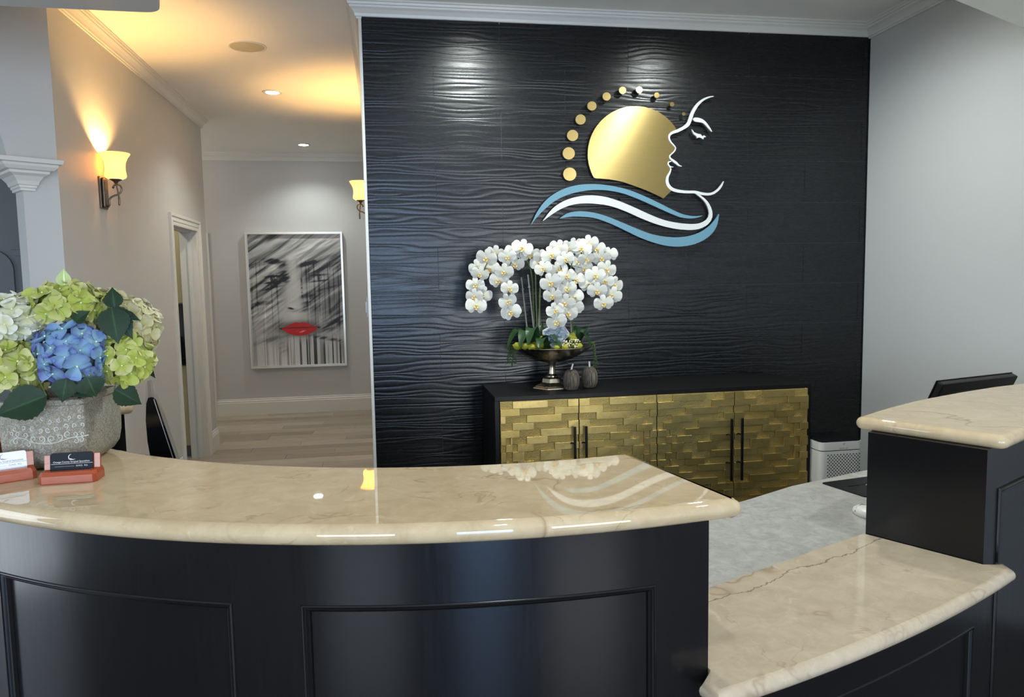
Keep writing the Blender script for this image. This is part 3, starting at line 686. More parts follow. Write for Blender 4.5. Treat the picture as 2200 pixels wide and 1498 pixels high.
st_ = vnoise(U*5+Vv*7+3, (Vv+U*.42)*34); st2 = vnoise(U*9+11, (Vv+U*.30)*85+7); st3 = vnoise(U*3+31, (Vv+U*.52)*60+19); dr = vnoise(U*78, Vv*2.2+20); dr2 = vnoise(U*46+9, Vv*1.5+70); cl = vnoise(U*4+60, Vv*5+2)
face_ = blob(.47, .47, .13, .42, 0, .6)+.7*blob(.48, .62, .22, .10, 0, .6)
g = .55+.10*(cl-.5); hair = np.clip(1.15-face_, 0, 1)*sm(.86, .55, Vv)
g -= .22*hair*sm(.54, .70, st_)+.22*hair*sm(.62, .76, st3)*(.4+st2); g += .24*hair*sm(.58, .75, 1-st_)*st2+.14*(st2-.5)*hair
g -= .22*sm(.16, .28, Vv)*sm(.62, .82, dr)*hair; g += .16*sm(.42, .5, Vv)*sm(.66, .84, dr2)*hair
dripm = sm(.74, .84, Vv+.12*(vnoise(U*9+5, Vv*0+1)-.5)); g = g*(1-dripm)+(.66-.10*(cl-.5))*dripm; g -= .55*dripm*sm(.58, .78, dr)*(.25+.75*sm(.25, .6, U)); g -= .25*dripm*sm(.66, .8, dr2)
g += .14*blob(.47, .44, .075, .28, 0, .6)+.08*blob(.45, .60, .17, .09, 0, .6)
brk = .35+1.1*sm(.25, .7, st2)
for a in ((.15, .215, .13, .020, -.30, .42), (.27, .205, .10, .026, .18, .42), (.365, .255, .05, .085, .35, .40), (.64, .222, .10, .024, -.25, .40), (.80, .188, .15, .020, -.30, .34), (.94, .155, .08, .02, -.6, .36), (.80, .262, .20, .013, -.36, .26), (.88, .70, .13, .06, -.3, .30), (.97, .64, .07, .06, -.7, .30), (.625, .475, .075, .026, -.15, .46), (.595, .545, .045, .05, .2, .34), (.50, .580, .09, .022, 0, .16), (.40, .335, .035, .05, 0, .30), (.12, .52, .15, .02, -.1, .20), (.8, .42, .2, .013, -.25, .18), (.2, .80, .2, .03, -.2, .16), (.8, .80, .18, .018, .2, .28), (.33, .87, .05, .06, 0, .16), (.558, .39, .009, .13, 0, .30), (.425, .562, .035, .010, .25, .5), (.10, .29, .12, .02, -.5, .2), (.2, .41, .16, .010, -.2, .24)):
    g -= a[5]*blob(*a[:5], .7)*brk
for u, v, q in ((.25, .340, 1.), (.755, .335, .62)):
    g -= .22*q*blob(u, v, .13, .06, -.02, .8)*brk; g += .22*q*blob(u, v, .075, .022, -.03, .4); g -= .50*q*blob(u, v-.002, .026, .034, 0, .4); g += .25*q*blob(u+.003, v-.004, .012, .016, 0, .5); g -= .4*q*blob(u, v-.002, .006, .008, 0, .5)
    g -= .42*q*blob(u-.005, v+.022, .11, .008, -.10, .6)*brk; g -= .42*q*blob(u+.005, v-.024, .095, .010, -.06, .6)
rgb = np.clip(np.stack([g, g, g*.985], -1), .02, .9)
lu = (U-.52)/.195; top = .715-.052*np.clip(1-np.abs(lu)**1.25, 0, 1)+.014*np.exp(-(lu/.13)**2); bot = .718+.056*np.clip(1-lu**2, 0, 1)**.8
lips = (np.abs(lu) < 1)*sm(-.004, .003, Vv-top)*sm(-.004, .003, bot-Vv); shade_ = blob(.52, .72, .235, .085, 0, .35)
rgb = rgb*(1-.45*shade_[..., None]); red = np.stack([.62+.05*st2, .018+.01*st2, .022+.01*st2], -1)
red = red+(.35*blob(.54, .742, .05, .012, 0, .6)*(st2 > .45))[..., None]; red *= (1-.7*blob(.52, .713, .19, .006, 0, .5))[..., None]
rgb = rgb*(1-lips[..., None])+red*lips[..., None]
tip = blob(.325, .717, .03, .010, 0, .4)+blob(.715, .714, .03, .010, 0, .4); rgb *= (1-.8*np.clip(tip*(1-lips), 0, 1))[..., None]
Xp = px0+fw+.004+U*(px1-px0-2*fw-.008); Zp = pz1-fw-.004-Vv*(pz1-pz0-2*fw-.008)
V = np.stack([Xp, np.full_like(Xp, YF-.030), Zp], -1).reshape(-1, 3).tolist(); idx = np.arange(len(V)).reshape(nu+1, nv+1)
F = np.stack([idx[:-1, :-1], idx[:-1, 1:], idx[1:, 1:], idx[1:, :-1]], -1).reshape(-1, 4).tolist()
me = bpy.data.meshes.new('canvas'); me.from_pydata(V, [], F); ca = me.color_attributes.new('print', 'FLOAT_COLOR', 'POINT')
ca.data.foreach_set('color', np.concatenate([np.power(rgb, 1.55), np.ones(rgb.shape[:2]+(1,))], -1).reshape(-1).astype(np.float32))
m = mat('painted_canvas', (.5, .5, .5), .45); k = N(m); at = k.n('ShaderNodeAttribute'); at.attribute_name = 'print'; k.base(at.outputs['Color']); M['canvas'] = m
put('canvas', me, M['canvas'], t)

# ------------------------------------------------------------------ emblem on the black wall
YS = 4.352
def sp(x, y): p = at_y(1120+x/3.7458, 160+y/3.7458, YS); return (p.x, p.z)
sg = thing('wall_sign', 'raised gold sun, blue waves and white woman\'s profile emblem on the black tiled wall', 'sign', (1.35, YS, 2.2))
def plate(name, pts, m, y0=YS, t=.012, smooth_k=0, label=None):
    if smooth_k: pts = smooth_path(pts+[pts[0]], smooth_k)[:-1]
    bm = B(); prism(bm, [sp(*p) for p in pts], lambda a, b, d: (a, y0-d, b), t); bmesh.ops.triangulate(bm, faces=[f for f in bm.faces if len(f.verts) > 4])
    return put(name, bm, m, sg, label=label)
def ribbon(bm, pts, wd, y0=YS, t=.014):
    P = smooth_path([(a, b, c) for (a, b), c in zip(pts, wd)], 5); P = [(q[0], q[1], max(q[2], 1.5)) for q in P]; L, R = [], []
    for i, q in enumerate(P):
        a, b = P[max(i-1, 0)], P[min(i+1, len(P)-1)]; d = np.array((b[0]-a[0], b[1]-a[1])); d = d/max(np.hypot(*d), 1e-6); nrm = np.array((-d[1], d[0]))*q[2]/2
        L.append(sp(q[0]+nrm[0], q[1]+nrm[1])); R.append(sp(q[0]-nrm[0], q[1]-nrm[1]))
    vs = [[bm.verts.new((p[0], y, p[1])) for p in s_] for s_ in (L, R) for y in (y0-t, y0)]
    lf, lb_, rf, rb_ = vs
    for i in range(len(P)-1):
        for a, b in ((lf, rf), (rf, rb_), (rb_, lb_), (lb_, lf)): bm.faces.new([a[i], b[i], b[i+1], a[i+1]])
    for i in (0, -1): bm.faces.new([lf[i], rf[i], rb_[i], lb_[i]])
    return bm
face = [(1540, 180), (1500, 188), (1450, 212), (1405, 255), (1372, 310), (1352, 365), (1335, 405), (1300, 432), (1255, 455), (1210, 472), (1188, 490), (1183, 515), (1195, 545), (1222, 575), (1235, 598), (1222, 625), (1200, 645), (1188, 662), (1195, 680), (1215, 697), (1240, 715), (1262, 735), (1285, 742)]
fw_ = [6, 12, 18, 24, 26, 28, 28, 26, 24, 22, 18, 14, 12, 10, 9, 9, 10, 11, 14, 18, 18, 12, 4]
chin = [(1218, 748), (1192, 744), (1176, 726), (1180, 708), (1200, 702)]; cwid = [4, 9, 11, 10, 8]
jaw = [(1186, 742), (1197, 765), (1187, 795), (1170, 830), (1168, 868), (1184, 905), (1218, 930), (1270, 943), (1330, 948), (1390, 949), (1440, 960), (1490, 966), (1535, 958), (1575, 932), (1604, 897), (1622, 862)]
jwid = [8, 9, 14, 20, 24, 26, 26, 24, 22, 22, 22, 20, 19, 17, 13, 4]
bm = B(); ribbon(bm, face, fw_); ribbon(bm, chin, cwid, t=.0137); ribbon(bm, jaw, jwid, t=.0134); put('face_profile', bm, M['sign_white'], sg)
arcp = [(915+384*math.cos(a), 643+385*math.sin(a)) for a in np.linspace(math.radians(150.5), math.radians(360-29.5), 60)]
sun = arcp+face_in if False else arcp+[(1210, 472), (1188, 490), (1183, 515), (1195, 545), (1222, 575), (1235, 598), (1200, 645), (1188, 662), (1188, 700), (1176, 726), (1190, 745), (1195, 770), (1170, 830), (1168, 868), (1184, 905), (1207, 935), (1175, 965), (1140, 1000), (1070, 965), (1000, 935), (940, 911), (880, 890), (820, 869), (760, 855), (700, 846), (640, 840), (600, 838)]
bm = B(); cen = sp(915, 600); rng_ = [sp(*p) for p in sun]
cf = bm.verts.new((cen[0], YS-.010, cen[1])); fv = [bm.verts.new((p[0], YS-.010, p[1])) for p in rng_]; bv = [bm.verts.new((p[0], YS, p[1])) for p in rng_]
for i in range(len(fv)):
    j = (i+1) % len(fv); bm.faces.new([cf, fv[i], fv[j]]); bm.faces.new([fv[i], bv[i], bv[j], fv[j]])
bm.faces.new(bv); put('sun_disc', bm, M['brushed'], sg)
for x, y, r in ((386, 805, 53), (378, 638, 49), (409, 494, 45), (473, 366, 41), (564, 257, 37), (682, 181, 33), (810, 132, 29), (944, 128, 27), (1085, 171, 22), (1207, 244, 18), (1301, 321, 14)):
    plate('dot', [(x+r*math.cos(2*PI*i/28), y+r*math.sin(2*PI*i/28)) for i in range(28)], M['brushed'], t=.012)
plate('eyebrow', [(1375, 368), (1380, 354), (1405, 350), (1440, 358), (1470, 376), (1500, 412), (1527, 456), (1522, 462), (1485, 422), (1455, 394), (1420, 387), (1392, 383)], M['sign_white'], smooth_k=3)
plate('eyelash', [(1367, 443), (1385, 468), (1412, 480), (1438, 484), (1452, 503), (1463, 492), (1482, 506), (1462, 509), (1460, 526), (1440, 514), (1422, 509), (1410, 517), (1404, 502), (1382, 484), (1370, 462)], M['sign_white'])
W1 = ([(75, 1212), (130, 1100), (200, 1010), (300, 940), (420, 898), (560, 884), (700, 895), (840, 925), (960, 970), (1080, 1025), (1200, 1085), (1290, 1125), (1380, 1142), (1452, 1137)], [(75, 1214), (115, 1160), (180, 1092), (265, 1022), (360, 975), (470, 945), (585, 932), (700, 937), (820, 962), (940, 1007), (1060, 1060), (1170, 1110), (1270, 1150), (1350, 1161), (1410, 1155), (1452, 1139)])
W2 = ([(305, 1160), (370, 1118), (460, 1103), (570, 1112), (680, 1142), (800, 1190), (920, 1240), (1040, 1285), (1160, 1308), (1280, 1310), (1400, 1285), (1490, 1235), (1550, 1175), (1582, 1125)], [(305, 1162), (380, 1148), (465, 1146), (580, 1157), (700, 1197), (820, 1252), (940, 1310), (1070, 1358), (1190, 1384), (1310, 1383), (1420, 1355), (1510, 1300), (1565, 1225), (1586, 1127)])
W3 = ([(172, 1178), (240, 1090), (320, 1030), (420, 992), (540, 975), (660, 985), (780, 1020), (900, 1070), (1020, 1125), (1140, 1172), (1260, 1197), (1370, 1205), (1440, 1195), (1490, 1165), (1506, 1120), (1490, 1060), (1455, 1010), (1395, 962)], [(172, 1181), (230, 1138), (320, 1082), (420, 1048), (520, 1040), (620, 1046), (720, 1063), (840, 1106), (960, 1160), (1080, 1206), (1200, 1238), (1310, 1252), (1400, 1250), (1470, 1226), (1515, 1186), (1532, 1140), (1525, 1085), (1490, 1020), (1425, 966)])
for (u, l), m, tt in ((W1, M['sign_blue'], .012), (W2, M['sign_blue'], .012), (W3, M['sign_white'], .0125)):
    def resamp(p, n=60):
        p = np.array(smooth_path(p, 6))[:, :2]; s = np.r_[0, np.cumsum(np.hypot(*np.diff(p, axis=0).T))]; q = np.linspace(0, s[-1], n); return np.c_[np.interp(q, s, p[:, 0]), np.interp(q, s, p[:, 1])]
    a, b = resamp(u), resamp(l); bm = B()
    vs = [[bm.verts.new((sp(*p)[0], y, sp(*p)[1])) for p in s_] for s_ in (a, b) for y in (YS-tt, YS)]
    for i in range(59):
        for p, q in ((vs[0], vs[2]), (vs[2], vs[3]), (vs[3], vs[1]), (vs[1], vs[0])): bm.faces.new([p[i], q[i], q[i+1], p[i+1]])
    put('wave', bm, m, sg, label='white wave' if m is M['sign_white'] else 'blue wave')
for x, y in ((700, 500), (1000, 800), (800, 1000), (500, 1010), (1100, 1330), (1450, 240), (1230, 935), (700, 915)):
    p = sp(x, y); put('standoff', tube(B(), [(p[0], YS-.001, p[1]), (p[0], 4.379, p[1])], .006, 8), M['black'], sg)

# ------------------------------------------------------------------ brass-fronted cabinet
CX0, CX1, CY0, CY1, CZ = .548, 2.378, 3.842, 4.365, .960
cb = thing('sideboard_cabinet', 'black sideboard with four doors of stepped hammered brass blocks', 'cabinet', ((CX0+CX1)/2, 4.1, 0))
bm = B(); box(bm, CX0, CX1, CY0, CY1, CZ-.024, CZ, .002); box(bm, CX0, CX0+.022, CY0, CY1, .10, CZ-.024); box(bm, CX1-.022, CX1, CY0, CY1, .10, CZ-.024); box(bm, CX0, CX1, CY0, CY1, .10, .13); box(bm, CX0+.02, CX1-.02, CY0+.02, CY1, .13, CZ-.03)
put('body', bm, M['black'], cb); put('plinth', box(B(), CX0+.04, CX1-.04, CY0+.04, CY1-.02, 0, .10), M['black'], cb)
DZ0, DZ1 = .135, .934; seams = [CX0+.024, 1.003, 1.447, 1.900, CX1-.024]; nrow = 15; ctr = 7
rh = .0388; zc = .628; gap = .0022
hts = []; z_ = DZ1
rows = []
while z_ > DZ0+.01:
    i = len(rows); h_ = rh*1.35 if i == ctr else rh; rows.append((max(z_-h_, DZ0), z_)); z_ -= h_
for di in range(4):
    xa, xb = seams[di]+.0025, seams[di+1]-.0025; left = di % 2 == 0
    pairx = seams[1] if di < 2 else seams[3]
    door = put('door', box(B(), xa, xb, CY0-.004, CY0+.018, DZ0, DZ1), M['brass_rough'], cb)
    for ri, (z0, z1) in enumerate(rows):
        r = abs(ri-ctr); eds = [d+.0375*r for d in (-.32, -.205, -.093, .097, .212, .300)]
        if r <= 2: eds += [.365, .40]
        eds = sorted(e for e in eds if .03 < e < xb-xa-.02); cnt0 = sum(1 for d in (-.32, -.205, -.093) if d+.0375*r <= .03)
        cuts = [0]+eds+[xb-xa]
        for si, (e0, e1) in enumerate(zip(cuts, cuts[1:])):
            lev = (ri+si+cnt0) % 2; pr = (.017 if lev else .006)+random.uniform(-.0008, .0008)
            if left: u0, u1 = pairx-.0025-e1, pairx-.0025-e0
            else: u0, u1 = pairx+.0025+e0, pairx+.0025+e1
            j = lambda: random.uniform(-.0005, .0005)
            bm = B(); box(bm, u0+.0001, u1-.0001, CY0-.004-pr, CY0-.004, z0+.0001, z1-.0001, .0009, 1)
            for v in bm.verts: v.co.z += j(); v.co.x += j()*.4; v.co.y = min(v.co.y+j(), CY0-.004)
            put('brass_block', bm, M['brass'] if lev else M['brass_rough'], door)
    hx = (xb-.030) if left else (xa+.028)
    hz0, hz1 = .437, .790; hd = put('handle', box(B(), hx-.0065, hx+.0065, CY0-.062, CY0-.048, hz0, hz1, .003), M['black'], cb)
    for hz in (.535, .695): put('post', tube(B(), [(hx, CY0-.048, hz), (hx+(-.006 if left else .006)*0-.012, CY0-.032, hz+.004), (hx-.014, CY0-.012, hz-.006)], .0045, 8), M['black'], hd)

# ------------------------------------------------------------------ silver bowl, orchids, gourds on the sideboard
BX, BY = at_y(1186, 800, 4.115).x, 4.115
ZR = at_y(1089, 747, BY).z; H = ZR-CZ
bowl = thing('pedestal_bowl', 'antique silver pedestal bowl on a six-sided foot on the black sideboard', 'bowl', (BX, BY, CZ))
pf = [(.030, -.092), (.060, -.088), (.115, -.072), (.165, -.047), (.205, -.020), (.232, -.002), (.236, .001), (.233, .003), (.226, .001), (.200, -.014), (.160, -.038), (.110, -.062), (.0, -.074)]
put('dish', lathe(B(), [(0, -.092)]+pf, (BX, BY, ZR), 56, cap=False), M['silver'], bowl, smooth=True)
put('neck', lathe(B(), [(.0, -.090), (.026, -.091), (.019, -.105), (.018, -.125), (.023, -.158), (.030, -.163), (.036, -.168), (.036, -.176), (.028, -.180), (0, -.180)], (BX, BY, ZR), 28, cap=False), M['silver'], bowl, smooth=True)
b_ = H-.178; put('foot', lathe(B(), [(0, b_), (.046, b_), (.056, b_-.006), (.060, b_-.028), (.066, b_-.032), (.092, .016), (.100, .014), (.104, .008), (.113, .006), (.114, 0), (0, 0)], (BX, BY, CZ), 6, cap=False, rot=.08), M['silver'], bowl)

def petal(bm, lay, L, Wd, ang, z0=0, cup=0, droop=0, ruf=0, nu=4, nv=5, mi=0, p=.55, q=4):
    c, s = math.cos(ang), math.sin(ang); ph = random.random()*6
    def fn(u, v):
        v = 1-(1-v)**1.9; a = L*(.03+.97*v); h_ = Wd*max(.04, (v+.02)**p*max(1-v**q, 0)**.5); x = (u*2-1)*h_
        z = z0+cup*(u*2-1)**2*h_*1.4-droop*v*v+ruf*math.sin(ph+5*(u*2-1))*v
        return (a*c-x*s, a*s+x*c, z)
    grid(bm, fn, nu, nv, mi, lay)
def blossom_mesh():
    bm = B(); lay = bm.verts.layers.float.new('rad')
    for a, L, Wd, z in ((90, .043, .020, -.002), (222, .042, .019, -.003), (318, .042, .019, -.003)): petal(bm, lay, L, Wd, math.radians(a), z, -.10, .004)
    for a in (8, 172): petal(bm, lay, .050, .037, math.radians(a), .001, -.06, .003, .0012, 5, 6, p=.48, q=3.2)
    return bm
def lip_mesh():
    bm = B(); lay = bm.verts.layers.float.new('rad')
    for a, L, Wd, d in ((270, .020, .008, -.004), (215, .013, .008, -.010), (325, .013, .008, -.010)): petal(bm, lay, L, Wd, math.radians(a), .004, .3, d, 0, 3, 3)
    lathe(bm, [(0, .003), (.0045, .006), (.004, .011), (0, .014)], (0, .001, 0), 8); return bm
def mesh_of(name, bm, mats):
    me = bpy.data.meshes.new(name); bm.to_mesh(me); bm.free()
    for m in (mats if isinstance(mats, list) else [mats]): me.materials.append(m)
    me.polygons.foreach_set('use_smooth', [True]*len(me.polygons)); return me
BL = [mesh_of('blossom', blossom_mesh(), M['p_orchid']) for _ in range(3)]; LP = mesh_of('lip', lip_mesh(), M['lip'])
def child(name, me, parent, ploc, Mw):
    o = bpy.data.objects.new(name, me); C.objects.link(o); o.parent = parent; o.matrix_local = Matrix.Translation(-Vector(ploc)) @ Mw; return o
def strap(bm, base, tip, wd, lift, n=8, lay=None, fold=.25):
    base, tip = Vector(base), Vector(tip); d = tip-base; side = Vector((-d.y, d.x, 0)); side = side.normalized() if side.length > 1e-4 else Vector((1, 0, 0))
    if side.y > 0 and abs(side.y) > .8: pass
    def fn(u, v):
        c = base+d*v+Vector((0, 0, 1))*lift*4*v*(1-v); h_ = wd*math.sin(PI*min(.96, .12+.86*v))**.6*(1 if v < .97 else .5)
        q = u*2-1; return c+side*h_*q+Vector((0, 0, 1))*abs(q)*h_*fold
    grid(bm, fn, 4, n, 0, lay)
def orchid(label, foot, depth, blooms, arch, leaves, stakes):
    f = Vector(foot); t = thing('orchid_plant', label, 'orchid', f, group=None)
    pts = [f]+[at_y(x, y, depth+.012*i/len(arch)) for i, (x, y) in enumerate(arch)]
    P = smooth_path(pts, 6); put('flower_stem', tube(B(), P, [.0042-.0026*i/len(P) for i in range(len(P))], 7), M['stem'], t, smooth=True)
    for i, (x, y, dz) in enumerate(blooms):
        p = at_y(x, y, depth-.028+dz); toc = (Vector((0, 0, HC))-p).normalized()
        nrm = toc+Vector((random.uniform(-.38, .38)+(x-1170)/900, 0, random.uniform(-.35, .12)))
        R3 = basis(nrm).to_4x4() @ Matrix.Rotation(random.uniform(-.35, .35), 4, 'Z') @ Matrix.Scale(random.uniform(1.02, 1.24), 4)
        Mw = Matrix.Translation(p) @ R3
        b = child('blossom', BL[i % 3], t, f, Mw); l = bpy.data.objects.new('lip', LP); C.objects.link(l); l.parent = b; 
        q = min(P, key=lambda a: (Vector(a)-p).length)
        if (Vector(q)-p).length > .006: put('pedicel', tube(B(), [p-nrm.normalized()*.003, Vector(q)], .0016, 5), M['stem'], t)
    for bx, tx, ty, dp, wd, lift in leaves:
        bm = B(); lay = bm.verts.layers.float.new('rad'); tp = at_y(tx, ty, dp); strap(bm, f+Vector((bx, 0, .004)), tp, wd, lift, 9, lay); put('leaf', bm, M['orchid_leaf'], t, smooth='all')
    for (x0, y0), (x1, y1) in stakes:
        a, b = at_y(x0, y0, depth+.015), at_y(x1, y1, depth+.015); bm = B(); tube(bm, [a, b], .0042, 8); lathe(bm, [(0, -.006), (.0065, -.005), (.0065, .005), (0, .006)], a*.22+b*.78, 8); put('stake', bm, M['stake'], t, smooth=True)
F0 = lambda x, y, Y: at_y(x, y, Y)
ft1 = Vector((at_y(1150, 740, 4.10).x, 4.10, ZR-.022)); ft2 = Vector((at_y(1156, 740, 4.05).x, 4.05, ZR-.022)); ft3 = Vector((at_y(1178, 740, 4.0).x, 4.06, ZR-.024)); ft4 = Vector((at_y(1232, 735, 4.12).x, 4.12, ZR-.022))
orchid('white orchid whose outermost left spray droops lowest over the black wall', ft1, 4.12,
       [(1045, 555, 0), (1031, 589, -.01), (1021, 613, .02), (1019, 637, 0), (1023, 657, -.01), (1037, 633, .03), (1052, 578, .03), (1064, 545, .02), (1028, 575, .05)],
       [(1146, 660), (1140, 580), (1115, 543), (1080, 540), (1050, 560), (1036, 595), (1028, 630), (1022, 655)],
       [(-.01, 1090, 748, 4.02, .036, .11), (-.02, 1118, 745, 3.93, .036, .10), (-.01, 1102, 722, 4.12, .030, .07)], [((1133, 712), (1120, 596))])
orchid('white orchid with the short inner left spray beside two grey stakes', ft2, 4.06,
       [(1090, 552, 0), (1122, 533, 0), (1083, 584, -.01), (1095, 620, -.02), (1091, 648, 0), (1098, 671, .01), (1106, 568, .04), (1139, 547, .02), (1072, 603, .03), (1107, 540, .03)],
       [(1152, 650), (1148, 570), (1128, 542), (1105, 550), (1092, 585), (1092, 625), (1096, 665)],
       [(0, 1199, 738, 3.96, .036, .06), (-.01, 1135, 742, 3.92, .034, .11), (.01, 1160, 694, 4.12, .026, .03)], [((1147, 710), (1134, 590))])
orchid('white orchid with the dense middle cascade hanging over the blue geode', ft3, 4.02,
       [(1165, 553, .02), (1167, 577, 0), (1184, 548, 0), (1215, 557, -.02), (1183, 607, -.03), (1187, 636, -.03), (1217, 593, -.01), (1218, 620, 0), (1213, 651, -.01), (1193, 667, -.02), (1220, 673, 0), (1196, 692, -.01), (1200, 533, .02), (1232, 640, .03), (1200, 580, .04), (1158, 565, .04), (1205, 612, .04), (1234, 662, .02)],
       [(1160, 680), (1162, 600), (1172, 552), (1195, 545), (1206, 580), (1208, 630), (1206, 665), (1200, 690)],
       [(0, 1202, 748, 3.92, .036, .04), (-.01, 1158, 747, 3.91, .034, .06)], [((1157, 722), (1161, 612))])
orchid('white orchid with the broad right hand cascade ending lowest at far right', ft4, 4.08,
       [(1250, 534, 0), (1260, 557, -.01), (1292, 555, .01), (1303, 579, .01), (1279, 592, -.02), (1283, 625, -.02), (1300, 604, .01), (1297, 652, -.02), (1315, 634, .01), (1243, 560, .02), (1266, 524, .02), (1308, 548, .03), (1237, 602, .03), (1255, 577, .03), (1266, 612, .02), (1234, 528, .03), (1220, 535, .03), (1282, 535, .03), (1320, 612, .04), (1246, 590, .05)],
       [(1228, 660), (1226, 580), (1240, 540), (1268, 540), (1290, 570), (1300, 615), (1306, 645)],
       [(.01, 1266, 702, 4.20, .032, .03), (.02, 1268, 743, 4.06, .032, .08), (0, 1238, 700, 4.2, .028, .02)], [((1228, 735), (1226, 676))])
# moss bed, geode, berries, trailing vines
def lump(bm, c, r, sq=.7, n=10, amp=.25):
    m_ = 14; rings = []
    for i in range(1, n):
        th = PI*i/n; row = []
        for j in range(m_):
            ph = 2*PI*j/m_; k_ = r*(1+amp*(float(vnoise(np.array(c[0]*40+4*math.cos(ph)*math.sin(th)+50), np.array(c[1]*40+3*th+2*math.sin(ph))))-.5)*2)
            row.append(bm.verts.new((c[0]+k_*math.sin(th)*math.cos(ph), c[1]+k_*math.sin(th)*math.sin(ph), c[2]+k_*sq*math.cos(th))))
        rings.append(row)
    for a, b in zip(rings, rings[1:]):
        for j in range(m_): bm.faces.new([a[j], a[(j+1) % m_], b[(j+1) % m_], b[j]])
    bm.faces.new(rings[0]); bm.faces.new(rings[-1])
bm = B(); lathe(bm, [(.0, -.028), (.165, -.026), (.15, -.034), (0, -.05)], (BX, BY, ZR), 24, cap=False)
for x, y, Y, r in ((1112, 744, 3.99, .028), (1130, 744, 3.96, .026), (1141, 746, 3.95, .022), (1228, 723, 4.10, .030), (1232, 728, 4.08, .024), (1166, 727, 4.05, .02), (1196, 747, 3.93, .016), (1215, 747, 3.94, .02), (1240, 745, 4.0, .03), (1155, 740, 4.05, .04), (1205, 740, 4.08, .045)): lump(bm, at_y(x, y, Y), r)
mo = put('moss', bm, M['moss'], smooth='all', kind='stuff'); tag(mo, 'chartreuse moss filling the silver pedestal bowl', 'moss')
gp = at_y(1195, 722, 4.02); bm = B(); rad_ = [.062+.008*math.sin(3*a)+.005*math.sin(7*a+1) for a in np.linspace(0, 2*PI, 29)[:-1]]
prism(bm, [(1.05*r*math.cos(a), r*.88*math.sin(a)) for r, a in zip(rad_, np.linspace(0, 2*PI, 29)[:-1])], lambda a, b, d: (gp.x+a, gp.y+.02-d, gp.z+b), .022)
ge = thing('geode_slice', 'sparkling blue geode slice upright in the silver bowl under the middle orchid', 'geode', gp); put('crystal_face', bm, M['geode'], ge)
rim_ = [(gp.x+1.06*r*math.cos(a), gp.y+.008, gp.z+r*.89*math.sin(a)) for r, a in zip(rad_, np.linspace(0, 2*PI, 29)[:-1])]; put('rind', tube(B(), rim_+[rim_[0]], .007, 7), M['sign_white'], ge, smooth=True)
bs = thing('berry_sprig', 'pale cream berry sprig at the front right of the silver bowl', 'berries', (BX+.09, 3.97, ZR-.02))
bm = B(); bm2 = B()
for i in range(46):
    p = at_y(random.uniform(1208, 1248), random.uniform(728, 748), 3.95+random.uniform(-.02, .03)); lathe(bm, [(0, -.0045), (.0042, -.001), (.0036, .003), (0, .0045)], p, 6)
    if i % 3 == 0: tube(bm2, [(BX+.09, 3.985, ZR-.02), p], .0012, 4)
put('berries', bm, M['berry'], bs, smooth='all', kind='stuff'); put('stalks', bm2, M['stem'], bs, kind='stuff')
for nm, ang, (x0, x1), yb, lab in (('l', PI+.15, (1090, 1100), 790, 'thin trailing vine hanging over the left rim of the silver bowl'), ('r', -.1, (1270, 1284), 800, 'thin trailing vine hanging over the right rim of the silver bowl')):
    st0 = Vector((BX+.215*math.cos(ang), BY+.215*math.sin(ang), ZR+.006)); v = thing('trailing_vine', lab, 'vine', st0, group='trailing vines on the bowl'); bm = B()
    for s_ in range(4):
        xx = x0+(x1-x0)*s_/3; e = at_y(xx, yb-random.uniform(0, 26), BY-.03+.02*s_); top = Vector((BX+.243*math.cos(ang+.12*(s_-1.5)), BY+.243*math.sin(ang+.12*(s_-1.5)), ZR+.008))
        e.y = top.y; P = smooth_path([st0, top, (top*.5+e*.5)+Vector((.004, 0, 0)), e], 5); put('strand', tube(B(), P, .0011, 5), M['vine'], v)
        for q in P[2:]:
            for r_ in range(3): o_ = Vector((random.uniform(-.006, .006), random.uniform(-.006, .006), random.uniform(-.006, .006))); lathe(bm, [(0, -.0045), (.004, 0), (0, .0045)], Vector(q)+o_, 5)
    put('bead_leaves', bm, M['vine'], v, smooth='all', kind='stuff')
def gourd(px_, py_, r, h_, lean, lab):
    b = at_z(px_, py_, CZ); b.y += .002; t = thing('twig_gourd', lab, 'gourd', (b.x, b.y, CZ), group='brown twig gourds')
    n = 40; prof_ = [(r*.55, 0), (r*.80, .006), (r*.96, h_*.25), (r, h_*.48), (r*.94, h_*.70), (r*.72, h_*.90), (r*.40, h_*.985), (.006, h_*.955)]
    bm = B(); lathe(bm, prof_, (b.x, b.y, CZ), n)
    for v in bm.verts:
        d = Vector((v.co.x-b.x, v.co.y-b.y)); a = math.atan2(d.y, d.x); k_ = 1-.045*abs(math.cos(a*4))**6; v.co.x = b.x+d.x*k_; v.co.y = b.y+d.y*k_
    put('ribbed_body', bm, M['gourd'], t, smooth='all')
    put('stem', tube(B(), [(b.x, b.y, CZ+h_*.94), (b.x+lean*.4, b.y, CZ+h_+.008), (b.x+lean, b.y, CZ+h_+.028)], [.006, .005, .0045], 8), M['white_plastic'], t, smooth=True, label='whitish stem')
gourd(1228, 838, .046, .118, .010, 'brown twig gourd with a leaning pale stem, next to the bowl foot')
gourd(1267, 833, .047, .122, -.001, 'brown twig gourd with an upright pale stem, on the right of the pair')

